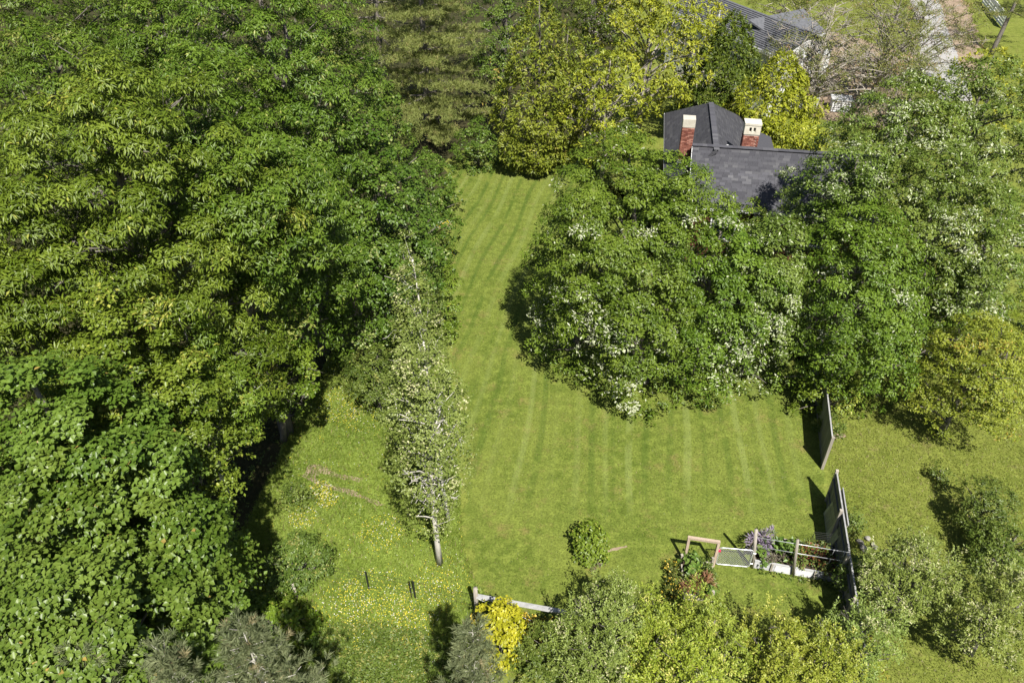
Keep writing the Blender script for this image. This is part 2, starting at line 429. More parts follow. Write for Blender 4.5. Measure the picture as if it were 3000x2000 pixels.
PROFILE = {
 'round':  [(0,.45),(.12,.72),(.3,.96),(.5,1.0),(.7,.88),(.86,.62),(.96,.3),(1,.08)],
 'dome':   [(0,.7),(.15,.93),(.35,1.0),(.6,.9),(.8,.66),(.93,.36),(1,.1)],
 'full':   [(0,.72),(.12,.92),(.35,1.0),(.6,.93),(.8,.74),(.93,.46),(1,.14)],
 'oval':   [(0,.35),(.15,.72),(.35,1.0),(.55,.95),(.75,.7),(.9,.4),(1,.08)],
 'spire':  [(0,.65),(.12,.95),(.28,1.0),(.5,.85),(.7,.58),(.88,.28),(1,.04)],
 'cone':   [(0,.9),(.08,1.0),(.3,.84),(.6,.52),(.85,.22),(1,.03)],
 'column': [(0,.8),(.15,1.0),(.6,.95),(.85,.65),(1,.12)],
}

def seen_weight(parent, C, mid):
    """fewer leaves where the wood hides them: crown backs, and boughs well beyond the edge of the view"""
    W = C + np.array(parent.location)
    out = norm(C - mid); view = norm(np.array([0, 0, 22.0]) - W)
    f = (out * view).sum(1)
    w = np.clip(.55 + .85 * f, .12, 1.0)
    cy, sy = math.cos(R(38)), math.sin(R(38))
    Z = W[:, 1] * cy + (22 - W[:, 2]) * sy
    x = W[:, 0] / Z / .661; y = ((22 - W[:, 2]) * cy - W[:, 1] * sy) / Z / .4405
    off = np.maximum(np.abs(x), np.abs(y))
    return w * np.clip(1.0 - (off - 1.12) * 6, .12, 1.0)

def crown(parent, sp, h, z0, r, profile, top, cover=1.75, clump=.24, gaps=.0, lean=(0, 0), ry=1.0, pale=None, flat=.62, lower=.55, seed=None, name='crown', inner=.25, wmin=0.0, upb=1.0, wild=1.35, pack=.95, shell=False, shoots=0):
    """leaf tufts on clumps spread through the crown; returns the clump centres for the limbs. Coordinates local to the tree's base."""
    global rng
    S = SP[sp]
    if seed is not None: rng = np.random.default_rng(seed)
    us = np.array([p[0] for p in PROFILE[profile]]); rs = np.array([p[1] for p in PROFILE[profile]])
    H = h - z0
    # clump centres
    area = 0.0
    g = np.linspace(0, 1, 40); area = float(np.sum(2 * np.pi * np.interp(g, us, rs) * r) * H / 40) * 1.12
    rc = min(max(clump * r, 0.24), .56)
    K = int(max(10, area / (rc * rc * pack * 2.2)))
    ph = rng.uniform(0, 6.28, 4)
    C = []; RC = []
    tries = 0
    while len(C) < K and tries < K * 14:
        tries += 1
        u = rng.uniform() ** .9
        rr = np.interp(u, us, rs)
        if rng.uniform() > (0.25 + 0.75 * rr): continue
        if u < .35 and rng.uniform() < (1 - lower) : continue
        th = rng.uniform(0, 6.283)
        lob = 1 + wild * (.10 * math.sin(2 * th + ph[0]) + .09 * math.sin(3 * th + ph[1] + 4 * u) + .06 * math.sin(5 * th + ph[2] - 6 * u))
        q = rng.uniform(.8, 1.0) if rng.uniform() > inner else rng.uniform(.25, .8)
        rad = max(0.0, rr * r * lob * q - rc * .35)
        c = np.array([rad * math.cos(th), rad * math.sin(th) * ry, z0 + u * H - rc * .3])
        c[0] += lean[0] * u + top[0] * (c[2] / h); c[1] += lean[1] * u + top[1] * (c[2] / h)
        s = rc * rng.uniform(.7, 1.25)
        if C and tries < K * 10:
            dd = np.linalg.norm(np.array(C) - c, axis=1)
            if dd.min() < rc * pack: continue
        C.append(c); RC.append(s)
    C = np.array(C); RC = np.array(RC)
    if gaps > 0:
        keep = rng.uniform(size=len(C)) > gaps
        C, RC = C[keep], RC[keep]
    la = .5 * S['l'] * S['w']
    nt = cover * area * (1 - gaps * .6) / (la * S['k'])
    wgt = np.maximum(wmin, seen_weight(parent, C, np.array([top[0] * .6, top[1] * .6, z0 + H * .4])))
    per = np.maximum(2, (nt * wgt * RC ** 2 / (RC ** 2).sum()).astype(int))
    ci = np.repeat(np.arange(len(C)), per)
    T = len(ci)
    ax0 = np.array([top[0] * .6, top[1] * .6, z0 + H * .38])
    out = C[ci] - ax0; out[:, 2] *= .6; out = norm(out)
    d = norm(rnd_unit(T) * .95 + out * .5 + np.array([0, 0, (S['up'] + .3) * upb]))
    tp = C[ci] + d * (RC[ci] * rng.uniform(.62, 1.1, T))[:, None] * np.array([1, 1, flat])
    if shoots:                # upright young shoots standing out of the crown
        si = rng.integers(0, len(C), shoots); nj = 6
        ln = rng.uniform(.35, .8, shoots); lx = rng.normal(0, .16, (shoots, 2))
        j = np.linspace(0, 1, nj)
        q = C[si][:, None, :] + np.stack([np.outer(lx[:, 0], j), np.outer(lx[:, 1], j), RC[si][:, None] * .45 + np.outer(ln, j)], 2)
        q[:, :, :2] += (rng.normal(0, .5, (shoots, 1, 2)) * RC[si][:, None, None])
        q = q.reshape(-1, 3); e = np.repeat(si, nj)
        tp = np.concatenate([tp, q]); ci = np.concatenate([ci, e]); d = np.concatenate([d, np.tile([0, 0, 1.0], (len(q), 1))])
        o2 = C[e] - ax0; out = np.concatenate([out, norm(o2)]); T = len(tp)
    if shell:                 # dense conifer: sprays all over the profile's surface, lumpy
        T = int(nt * wgt.mean()); ci = rng.integers(0, len(C), T)
        u = 1 - np.sqrt(rng.uniform(0, 1, T)) * 1.0 if profile in ('cone', 'spire') else rng.uniform(0, 1, T)
        th = rng.uniform(0, 6.283, T)
        lump = 1 + .13 * np.sin(3 * th + ph[0] + 5 * u) * np.sin(17 * u + ph[1] + 2 * np.sin(th)) + .10 * np.sin(7 * th + ph[2] - 9 * u) + .09 * np.sin(26 * u + 3 * th + ph[3])
        rad = np.interp(u, us, rs) * r * lump * (1 - .28 * rng.uniform(0, 1, T) ** 2)
        out = np.stack([np.cos(th), np.sin(th), np.full(T, .25)], 1)
        tp = np.stack([rad * np.cos(th) + top[0] * u, rad * np.sin(th) + top[1] * u, z0 + u * H + .1 * rng.normal(size=T)], 1)
        wv = seen_weight(parent, tp, np.array([0, 0, z0 + H * .3])) > rng.uniform(0, .8, T)
        tp, ci, out = tp[wv], ci[wv], out[wv]; T = len(tp)
        d = norm(rnd_unit(T) * .5 + out + np.array([0, 0, .35]))
    tc, tshare = S['tint']
    cp = np.where(rng.uniform(size=len(C)) < tshare * 1.3, .32, 0.0)
    if pale is not None:      # clumps whose pale leaf undersides the wind has turned up: (x, y, z, radius, share) local
        for (px, py, pz, prad, psh) in pale:
            dd = np.linalg.norm(C - np.array([px, py, pz]), axis=1)
            cp = np.maximum(cp, psh * np.clip(1.4 - dd / prad, 0, 1) * (rng.uniform(size=len(C)) > .2))
    PENDING.append(dict(parent=parent, name=name, S=S, tp=tp, axis=norm(d * .8 + out * .3), cf=rng.normal(0, .24, len(C))[ci], cp=cp[ci], tint=rng.normal(1, .025, (1, 3)), seed=int(rng.integers(1 << 30))))
    return C, RC

PENDING = []
def grow_leaves():
    """leaves for every tuft; tufts that other foliage hides from the camera and from some metres to either side are thinned out"""
    global rng
    W = [p['tp'] + np.array(p['parent'].location) for p in PENDING]
    A = np.concatenate(W); near = np.zeros(len(A), bool)
    cy, sy = math.cos(R(38)), math.sin(R(38))
    for (ox, oy, oz) in ((0, 0, 22), (-4, 0, 22), (4, 0, 22), (0, 1, 25)):
        Z = (A[:, 1] - oy) * cy + (oz - A[:, 2]) * sy
        Z = np.maximum(Z, .5)
        u = (A[:, 0] - ox) / Z; v = ((oz - A[:, 2]) * cy - (A[:, 1] - oy) * sy) / Z
        iu = np.clip(((u + 1.2) / .0075).astype(int), 0, 319); iv = np.clip(((v + 1.0) / .0075).astype(int), 0, 266)
        cell = iu * 267 + iv
        zb = np.full(320 * 267, 1e9); np.minimum.at(zb, cell, Z)
        near |= Z < zb[cell] + .55
    keep = near | (rng.uniform(size=len(A)) < .10)
    print('tufts', len(A), 'kept', int(keep.sum()))
    i0 = 0
    for p in PENDING:
        S = p['S']; T0 = len(p['tp']); kk = keep[i0:i0 + T0]; i0 += T0
        rng = np.random.default_rng(p['seed'])
        tp, ax_, cf, cpp = p['tp'][kk], p['axis'][kk], p['cf'][kk], p['cp'][kk]
        T = len(tp); k = S['k']
        ti = np.repeat(np.arange(T), k); n = len(ti)
        axis = ax_[ti]
        ring = rnd_unit(n); ring -= axis * (ring * axis).sum(1, keepdims=True); ring = norm(ring)
        if S.get('needle'):
            ld = norm(axis * S['ax'] * rng.uniform(.5, 1.5, (n, 1)) + ring * rng.uniform(.4, 1.0, (n, 1)))
            pos = tp[ti] + axis * rng.uniform(-.08, .08, (n, 1)); up = rnd_unit(n); fold = .1
        else:
            ld = norm(axis * S['ax'] * rng.uniform(.4, 1.3, (n, 1)) + ring + np.array([0, 0, -1.0]) * S['droop'] * rng.uniform(.4, 1.4, (n, 1)))
            up = norm(np.array([0, 0, 1.0]) + axis * .7 + rnd_unit(n) * .55)
            tr = S['tr']; fold = .18
            pos = tp[ti] + ring * tr * rng.uniform(.15, .6, (n, 1)) + axis * tr * rng.uniform(-.9, .6, (n, 1))
        pos[:, 2] = np.maximum(pos[:, 2], 0.03)
        # colours: clump, tuft and leaf variation
        f = np.clip(.5 + cf[ti] + rng.normal(0, .16, T)[ti] + rng.normal(0, .20, n), 0, 1)[:, None]
        col = (np.array(S['c'][0]) * (1 - f) + np.array(S['c'][1]) * f) * p['tint']
        tc, tshare = np.array(S['tint'][0]), S['tint'][1]
        pr = np.maximum(np.full(n, tshare * .3), cpp[ti] * 1.5 * (rng.uniform(size=T)[ti] > .35))
        isp = rng.uniform(size=n) < pr
        col[isp] = tc * rng.uniform(.7, 1.15, (isp.sum(), 1))
        leaf_object(p['name'], p['parent'], pos, ld, up, S['l'] * rng.uniform(.65, 1.2, n), S['w'] * rng.uniform(.75, 1.2, n), col, M_NEEDLE if S.get('needle') else M_LEAF, fold=fold)
    PENDING.clear()

def limbs(parent, h, z0, C, RC, top, trunk_r, m, nl=26, lean=(0, 0), name='trunk', twigs=0, sides=7, base=(0, 0, 0), fork=.93, bend=.12):
    """tapered trunk and limbs reaching into the clumps, one wooden mesh"""
    mb = MB()
    n = 9
    pts, rad = [], []
    for i in range(n):
        t = i / (n - 1) * fork
        w = bend * math.sin(t * 5.0 + h) * (0.25 + t)
        pts.append(Vector((top[0] * t + w, top[1] * t + w * .6, h * t + (-.08 if i == 0 else 0))))
        rad.append(trunk_r * (1.25 if i == 0 else 1.0) * (1 - .88 * t ** .9) + .008)
    mb.tube(pts, rad, sides)
    def on_trunk(z):
        t = min(max(z / h / fork, 0), .98) * (n - 1)
        i = int(t); f = t - i
        return pts[i].lerp(pts[i + 1], f), rad[i] * (1 - f) + rad[i + 1] * f
    order = sorted(range(len(C)), key=lambda i: -RC[i] + random.random() * .3)[:nl]
    for i in order:
        c = Vector(C[i])
        ax, _ = on_trunk(c.z)
        hd = math.hypot(c.x - ax.x, c.y - ax.y)
        za = max(z0 * .75, c.z - hd * random.uniform(.45, .9) - .2)
        a, ra = on_trunk(za)
        mid = a.lerp(c, .5) + Vector((random.uniform(-.12, .12) * hd, random.uniform(-.12, .12) * hd, hd * .10))
        q1 = a.lerp(mid, .5) + Vector((random.uniform(-.05, .05), random.uniform(-.05, .05), hd * .02))
        r0 = min(ra * .62, .018 * hd + trunk_r * .22)
        mb.tube([a, q1, mid, mid.lerp(c, .55) + Vector((0, 0, hd * .02)), c], [r0, r0 * .8, r0 * .6, r0 * .4, r0 * .15 + .004], 5, cap=False)
        for _ in range(twigs):
            s = mid.lerp(c, random.uniform(.1, 1.0))
            e = s + Vector((random.gauss(0, 1), random.gauss(0, 1), random.gauss(.35, .6))) * RC[i] * .85
            e2 = e + Vector((random.gauss(0, 1), random.gauss(0, 1), random.gauss(.1, .7))) * RC[i] * .45
            mb.tube([s, s.lerp(e, .5) + Vector((random.gauss(0, .06), random.gauss(0, .06), .06)), e, e2], [r0 * .42, r0 * .32, r0 * .2 + .004, .004], 4, cap=False)
            e3 = e + Vector((random.gauss(0, 1), random.gauss(0, 1), random.gauss(.1, .7))) * RC[i] * .4
            mb.tube([s.lerp(e, .6), e3], [r0 * .24 + .003, .004], 3, cap=False)
    o = mb.build(name, m, parent, smooth=True)
    return o

def tree(name, label, at, sp, z0, r, profile='round', base=None, bark=None, trunk_r=None, cat='tree', group=None, nl=24, twigs=0, **kw):
    """at = (x, y, height) of the top; base = (x, y) of the foot, when the tree leans"""
    h = at[2]
    b = base if base is not None else at
    o = empty(name, (b[0], b[1], 0.012), label, cat, group)
    top = (at[0] - b[0], at[1] - b[1])
    C, RC = crown(o, sp, h, z0, r, profile, top, **kw)
    limbs(o, h, z0, C, RC, top, trunk_r or h * .014 + .02, bark or M_BARK, nl, twigs=twigs)
    return o

# ------------------------------------------------------------------ woodland on the left
G_W = 'trees of the wood on the left'
tree('hickory_tree', 'tall light green tree with drooping leaf tufts and open grey limbs, left wood', (-9.64, 18.08, 16), 'hickory', 4.5, 4.7, 'dome', base=(-13.04, 19.81, 0), trunk_r=.3, nl=46, seed=11, cat='tree', group=G_W, cover=1.75, twigs=2, inner=.3)
tree('hickory_tree', 'leafy tree filling the top left corner of the photo', (-18.21, 29.72, 17), 'hickoryd', 6, 5.0, 'dome', trunk_r=.28, seed=12, group=G_W)
tree('hickory_tree', 'tall green tree at the top edge, just right of the top left corner tree', (-16.74, 37.31, 17), 'hickoryd', 6, 4.8, 'dome', trunk_r=.28, seed=13, group=G_W)
tree('hickory_tree', 'tall green tree at the top edge between corner tree and reddish-tipped tree', (-8.48, 27.42, 17), 'hickoryd', 5, 4.4, 'round', trunk_r=.28, seed=14, group=G_W)
tree('maple_tree', 'dark green tree with a few reddish tips at the top edge beside the pine', (-7.16, 31.55, 13.5), 'linden', 3, 3.2, 'oval', trunk_r=.2, seed=15, group=G_W)
tree('hickory_tree', 'dark green tree with a bare lower trunk standing in shade at the meadow edge', (-7.27, 18.67, 14), 'hickoryd', 4.2, 3.2, 'round', base=(-9.5, 29.61, 0), trunk_r=.2, seed=16, group=G_W, pale=[(1.5,-2,7,1.5,.3)])
tree('hickory_tree', 'mid green tree in the wood behind the bare-trunked tree', (-9.04, 22.24, 15), 'hickoryd', 4, 3.6, 'round', trunk_r=.24, seed=17, group=G_W)
tree('linden_tree', 'dark green round-leaved tree between the wood and the lawn', (-5.79, 26.24, 12), 'linden', 1.5, 3.1, 'oval', trunk_r=.2, seed=18, group=G_W)
tree('linden_tree', 'dark round-leaved tree behind the slim pale trees, touching the shaded trunk', (-6.41, 26.12, 9.5), 'linden', 1.2, 2.5, 'dome', trunk_r=.16, seed=19, group=G_W)
tree('linden_tree', 'low dark tree at the wood edge overhanging the far left lawn', (-5.23, 34.97, 6.5), 'linden', .4, 2.4, 'dome', trunk_r=.12, seed=20, group=G_W)
tree('maple_tree', 'big dense maple in the bottom left corner', (-9.05, 10.43, 11), 'maple', 2.5, 2.7, 'dome', trunk_r=.24, seed=21, group=G_W, cover=2.4)
tree('maple_tree', 'light green maple at the left edge above the corner maple', (-9.49, 11.83, 12.5), 'maple', 3, 2.5, 'dome', trunk_r=.22, seed=22, group=G_W, cover=2.4)
tree('maple_tree', 'small-leaved light green tree in front of the big grey limbs', (-9.32, 14.57, 12), 'lime', 3, 2.3, 'oval', trunk_r=.18, seed=23, group=G_W)
tree('maple_tree', 'dense maple cut by the bottom edge, left of the grey pines', (-8.49, 8.58, 10.3), 'maple', 2.5, 2.5, 'dome', trunk_r=.2, seed=24, group=G_W, cover=2.4)
tree('maple_tree', 'maple with low right-hand boughs shading the meadow', (-9.02, 11.89, 8.8), 'maple', 1.5, 1.6, 'round', base=(-11.61, 14.06, 0), trunk_r=.14, seed=25, group=G_W, cover=2.3)
tree('ash_tree', 'slender tree with a pale lower trunk at the meadow edge', (-8.83, 16.44, 10.5), 'hickory', 4.0, 1.8, 'oval', base=(-10.18, 18.53, 0), bark=M_BARKPALE, trunk_r=.12, seed=26, group=G_W, gaps=.15, twigs=2)
tree('ash_tree', 'thin-crowned tree with bare twigs reaching over the yellow-flowered meadow', (-7.83, 20.11, 6.5), 'lime', 1.9, 1.6, 'round', base=(-9.06, 21.79, 0), trunk_r=.12, seed=27, group=G_W, gaps=.35, twigs=3)
tree('hickory_tree', 'tree at the left edge behind the light green hickory', (-12.43, 15.97, 15), 'hickory', 4, 3.8, 'dome', trunk_r=.24, seed=28, group=G_W)
for i, (p, rr, lb_) in enumerate((((-8.6, 25.5, 13), 3.6, 'shaded tree deep in the wood behind the light green hickory'), ((-9.5, 36, 13), 3.6, 'shaded tree deep in the wood, far left behind the pine'), ((-16, 33, 14), 4.2, 'shaded tree at the very back of the wood, top left'))):
    tree('hickory_tree', lb_, p, 'hickoryd', 3, rr, 'dome', trunk_r=.2, seed=30 + i, group='trees deep inside the wood', cover=1.2)

tree('hickory_tree', 'fresh green tree just below the top left corner', (-15.17, 25.24, 15.2), 'hickoryd', 5, 3.2, 'dome', trunk_r=.22, seed=33, group=G_W)
tree('hickory_tree', 'fresh green tree at the top edge, second from the left corner', (-12.37, 28.22, 15.5), 'hickoryd', 5, 3.4, 'dome', trunk_r=.22, seed=34, group=G_W)
tree('hickory_tree', 'fresh green tree at the top edge left of the reddish-tipped tree', (-8.95, 31.52, 14.5), 'hickoryd', 5, 3.0, 'dome', trunk_r=.22, seed=35, group=G_W)

# ------------------------------------------------------------------ slim pale trees and shoots between meadow and lawn
tree('poplar_tree', 'slim pale-barked tree with thin leaves standing foremost by the lawn', (-2.43, 15.95, 10.2), 'poplar', 2.1, 1.25, 'oval', base=(-2.41, 16.0, 0), bark=M_BARKPALE, trunk_r=.10, seed=41, nl=64, twigs=1, cover=.85, gaps=.03, clump=.26, lower=.6, wmin=.55)
tree('poplar_tree', 'second slim pale-barked tree, behind the foremost one', (-3.28, 20.6, 10), 'poplar', 2.2, 1.05, 'oval', base=(-2.24, 17.88, 0), bark=M_BARKPALE, trunk_r=.07, seed=42, nl=30, twigs=1, cover=.8, clump=.3, wmin=.4)
tree('poplar_tree', 'leafier pale-barked tree at the back of the row of three', (-3.61, 25.14, 7.5), 'shrub', 1.0, 1.25, 'oval', base=(-4.77, 27.9, 0), bark=M_BARKPALE, trunk_r=.06, seed=43, nl=24, twigs=1, cover=1.9, clump=.3, wmin=.4)
tree('maple_sapling', 'bright green sapling left of the slim pale trees', (-5.92, 25.42, 3.2), 'lime', .2, .85, 'dome', trunk_r=.05, seed=44, cat='sapling', nl=10)
tree('maple_sapling', 'bright green sapling bulging onto the lawn right of the slim trees', (-3.49, 28.6, 4.5), 'lime', .2, 1.25, 'dome', trunk_r=.06, seed=45, cat='sapling', nl=10)
tree('hedge_shrub', 'green shrub at the lawn edge above the bright sapling', (-4.46, 34.08, 3.5), 'shrub', .2, 1.4, 'dome', trunk_r=.06, seed=46, cat='shrub', nl=10)
tree('hedge_shrub', 'dark shrub at the lawn edge beside the yellow flower patch', (-5.08, 34.3, 4.5), 'linden', .2, 1.7, 'dome', trunk_r=.06, seed=47, cat='shrub', nl=10)
tree('hedge_shrub', 'dark hedge shrub jutting onto the top left of the lawn', (-4.47, 40.38, 3.6), 'linden', .2, 1.5, 'dome', trunk_r=.06, seed=48, cat='shrub', nl=10)
tree('hedge_shrub', 'dark leafy shrub in the shade behind the slim pale trees', (-5.4, 23.47, 3.5), 'shrub', .2, 1.2, 'dome', trunk_r=.06, seed=49, cat='shrub', nl=10)

# ------------------------------------------------------------------ far side of the lawn
def pine(name, label, at, base, z0, r, sp, whorl=.95, nb=7, seed=1, cover=1.0, group=None, trunk_r=.25, bark=None, padw=.42, upc=.12, taper=.75, shift=0):
    """pine: whorls of near-level boughs carrying flat pads of needles"""
    global rng
    rng = np.random.default_rng(seed); random.seed(seed)
    S = SP[sp]; h = at[2]
    o = empty(name, (base[0], base[1], .012), label, 'tree', group)
    top = np.array([at[0] - base[0], at[1] - base[1]])
    P = []; A = []; wood = MB()
    nseg = 10
    tp = [Vector((top[0] * t / nseg, top[1] * t / nseg, h * t / nseg)) for t in range(nseg + 1)]
    wood.tube(tp, [trunk_r * (1 - .93 * t / nseg) for t in range(nseg + 1)], 7)
    z = z0
    while z < h - .1:
        f = (h - z) / (h - z0)
        R_ = r * (f ** taper) * rng.uniform(.85, 1.1)
        n = nb + int(rng.integers(-1, 2))
        th0 = rng.uniform(0, 6.28)
        for j in range(n):
            th = th0 + 6.283 * j / n + rng.uniform(-.25, .25)
            ln = max(.25, R_ * rng.uniform(.7, 1.12))
            dx, dy = math.cos(th), math.sin(th)
            o0 = Vector((top[0] * z / h, top[1] * z / h, z + rng.uniform(-.2, .2)))
            e = o0 + Vector((dx * ln, dy * ln, ln * upc + .12 * rng.normal()))
            mid = o0.lerp(e, .5) - Vector((0, 0, ln * .05))
            wood.tube([o0, mid, e], [.012 * ln + .012, .008 * ln + .008, .006], 4, cap=False)
            npad = max(2, int(ln / (padw * .62)))
            for q in range(npad):
                t = (q + 1) / npad
                if t < .22: continue
                c = o0.lerp(e, t) + Vector((0, 0, -.05 * math.sin(3.14 * t) * ln))
                wd = padw * (1.15 - .5 * t) * (.6 + .4 * min(1, ln / 2))
                m_ = max(2, int(cover * 26 * wd * wd / .18))
                g = rng.normal(size=(m_, 3)) * np.array([wd * .6, wd * .6, wd * .09])
                P.append(np.array(c)[None] + g + np.array([0, 0, .04]))
                A.append(np.tile(np.array([dx * .7, dy * .7, .75]), (m_, 1)) + rng.normal(size=(m_, 3)) * .35)
        z += whorl * rng.uniform(.75, 1.2) * (.55 + .45 * f)
    # leader shoot
    P.append(np.array([[top[0], top[1], h - .1 - .12 * k] for k in range(6)])); A.append(np.tile([0, 0, 1.0], (6, 1)))
    P = np.concatenate(P); A = norm(np.concatenate(A)); T = len(P)
    PENDING.append(dict(parent=o, name='needles', S=S, tp=P, axis=A, cf=rng.normal(0, .2, T), cp=np.where(rng.uniform(size=T) < S['tint'][1], .8, 0.0), tint=np.ones((1, 3)), seed=seed))
    wood.build('trunk', bark or M_BARK, o, smooth=True)
    return o

pine('pine_tree', 'tall dull green pine with layered boughs at the top of the lawn', (-5.6, 50.5, 17), (-5.6, 50.5), 1.6, 5.8, 'pine', whorl=1.55, nb=8, seed=61, cover=.62, trunk_r=.3, padw=.8, upc=.02)
pine('pine_tree', 'second pine behind the layered pine, cut by the top edge', (-9.5, 57.0, 17), (-9.5, 57), 4.0, 5.0, 'pine', whorl=1.2, nb=7, seed=62, cover=.28, trunk_r=.3, padw=.75, upc=.02)
tree('linden_tree', 'fresh green broadleaf tree right of the pine at the far end of the lawn', (-0.65, 53.89, 11), 'maple', .6, 3.0, 'oval', trunk_r=.2, seed=63, cover=1.7)
tree('hedge_shrub', 'dark shrub with a shadowed hollow below the pine boughs', (-2.12, 46.48, 3.2), 'linden', .2, 1.7, 'dome', trunk_r=.06, seed=64, cat='shrub', nl=8)
tree('hedge_shrub', 'green shrub at the far lawn edge beside the cedars', (-0.54, 47.81, 3.0), 'maple', .2, 1.5, 'dome', trunk_r=.06, seed=65, cat='shrub', nl=8)
tree('cedar_tree', 'olive brown cedar, leftmost of the far cedars', (1.52, 46.23, 11), 'cedar', .4, 2.5, 'spire', trunk_r=.16, seed=66, cover=3.0, shell=True, group='cedars beyond the lawn')
tree('cedar_tree', 'olive cedar just right of the brownish cedar, bushy at its foot', (3.17, 46.86, 9), 'cedar', .3, 2.4, 'spire', trunk_r=.15, seed=67, cover=3.0, shell=True, group='cedars beyond the lawn')
tree('cedar_shrub', 'low olive cedar shrub at the far lawn edge', (1.98, 48.74, 3.2), 'cedar', .2, 1.8, 'dome', trunk_r=.08, seed=68, cover=3.0, cat='shrub', group='cedars beyond the lawn')
tree('larch_tree', 'tall yellow-green conifer with bare grey lower branches beside the grey roof', (9.04, 53.13, 12.5), 'cedary', 2.0, 4.8, 'dome', trunk_r=.2, seed=69, cover=1.6, gaps=.12, clump=.16, nl=50, twigs=2, bark=M_BARKTWIG)
tree('larch_tree', 'yellow-green conifer overhanging the far right corner of the lawn', (5.58, 44.48, 8), 'cedary', 1.8, 2.6, 'dome', trunk_r=.14, seed=70, cover=1.3, gaps=.2, nl=30, twigs=2, bark=M_BARKTWIG)
tree('cedar_tree', 'dark green pointed cedar in front of the white house', (14.0, 50.8, 8.4), 'cedard', .3, 2.8, 'spire', trunk_r=.14, seed=71, cover=8.0, shell=True, wmin=.5, group='cedars beyond the lawn')
tree('cedar_tree', 'bright yellow-green cedar behind the brick chimneys', (16.1, 46.4, 7.4), 'cedary', .3, 3.0, 'spire', trunk_r=.14, seed=72, cover=7.0, shell=True, wmin=.5, group='cedars beyond the lawn')
tree('dark_tree', 'dark tree between the cedars and the yellow conifer at the top edge', (5.23, 52.11, 10), 'cedard', 1, 2.2, 'spire', trunk_r=.15, seed=73)

# ------------------------------------------------------------------ half-bare trees round the far house
G_B = 'half-bare grey trees by the white house'
tree('bare_tree', 'half-bare grey twiggy tree in front of the white house', (21.5, 54.5, 8.5), 'sparse', 2.0, 4.2, 'dome', trunk_r=.18, seed=81, cover=.5, nl=60, twigs=7, bark=M_BARKTWIG, group=G_B)
tree('bare_tree', 'half-bare grey tree right of the white house, brown-tinged leaves', (27.5, 58, 8.5), 'sparse', 1.4, 4.8, 'dome', trunk_r=.18, seed=82, cover=1.0, nl=60, twigs=6, bark=M_BARKTWIG, group=G_B)
tree('bare_tree', 'twiggy leafy tree overhanging the grey driveway', (31.5, 62, 8), 'sparse', 1.0, 4.6, 'dome', trunk_r=.14, seed=83, cover=1.2, nl=50, twigs=4, bark=M_BARKTWIG, group=G_B)
tree('bare_tree', 'low twiggy thicket beside the white slatted box', (26.2, 51.5, 4.0), 'sparse', .4, 2.8, 'dome', trunk_r=.1, seed=84, cover=.9, nl=40, twigs=5, bark=M_BARKTWIG, group=G_B)
tree('bare_tree', 'olive tree at the top edge above the far grey roof', (25, 69, 9.5), 'sparse', 2, 5.0, 'dome', trunk_r=.14, seed=85, cover=1.6, nl=40, twigs=3, bark=M_BARKTWIG, group=G_B)
pine('pine_tree', 'open pine with a dark forked trunk beside the driveway, top right', (44.5, 71.5, 9), (42.0, 69.0), 3.2, 4.2, 'pine', whorl=1.4, nb=6, seed=86, cover=.3, trunk_r=.22, padw=.7, upc=.08)
pine('pine_tree', 'olive pine in the top right corner behind the white boards', (53.5, 80, 8), (53.5, 80), 1.5, 4.5, 'pine', whorl=1.2, nb=6, seed=87, cover=.25, trunk_r=.2, padw=.7, upc=.05)
tree('larch_tree', 'yellow-green conifer at the right edge above the pale-leaved trees', (29.69, 48.31, 7), 'cedary', .6, 3.0, 'dome', trunk_r=.14, seed=88, cover=1.1, gaps=.15)

# ------------------------------------------------------------------ big pale-leaved trees right of the lawn
G_S = 'pale-leaved trees right of the lawn'
tree('whitebeam_tree', 'broad tree with white turned leaves overhanging the middle of the lawn', (4.12, 27.07, 10.6), 'silver', .4, 3.8, 'full', base=(5.69, 25.4, 0), trunk_r=.24, seed=91, group=G_S, pack=.8, cover=2.1, clump=.2, pale=[(-3.0,-2.2,3.0,1.7,.7),(-1.7,-3.4,1.2,1.3,1.0),(-3.0,-1.5,4.5,1.2,.4)])
tree('whitebeam_tree', 'narrower green tree between the broad lawn tree and the fence', (7.85, 25.45, 7.9), 'silver', .4, 2.6, 'full', trunk_r=.18, seed=92, group=G_S, pack=.8, pale=[(1.3,-1.8,2.6,1.4,.4)])
tree('whitebeam_tree', 'pale-flecked tree hiding the right end of the grey roof eave', (10.08, 25.81, 7.7), 'silver2', .4, 2.2, 'full', trunk_r=.16, seed=93, group=G_S, pack=.8, pale=[(0,-2,4,1.2,.5),(-.5,-2.2,1.5,1.0,.8)])
tree('whitebeam_tree', 'tall silvery green tree right of the grey roof, nearest the roof', (15.88, 30.24, 11.5), 'silver2', .6, 3.5, 'full', trunk_r=.24, seed=94, group=G_S, pack=.8, cover=2.0, clump=.2)
tree('whitebeam_tree', 'tall silvery tree at the right edge of the photo', (19.27, 30.73, 12), 'silver2', .6, 3.7, 'full', trunk_r=.24, seed=95, group=G_S, pack=.8, cover=2.0, clump=.2)
tree('whitebeam_tree', 'silvery green tree behind the weathered board fence', (13.35, 25.38, 8.5), 'silver', .4, 3.1, 'full', trunk_r=.18, seed=96, group=G_S, pack=.8)
tree('whitebeam_tree', 'green tree low at the left flank of the broad lawn tree', (2.91, 27.16, 8.0), 'silver', .4, 2.4, 'full', trunk_r=.16, seed=97, group=G_S, pack=.8, pale=[(-1.5,-1.5,3.0,1.0,.3)])
tree('whitebeam_tree', 'green tree against the left end of the grey roof', (6.92, 28.61, 8.6), 'silver', .5, 2.2, 'full', trunk_r=.16, seed=191, group=G_S, pack=.8)
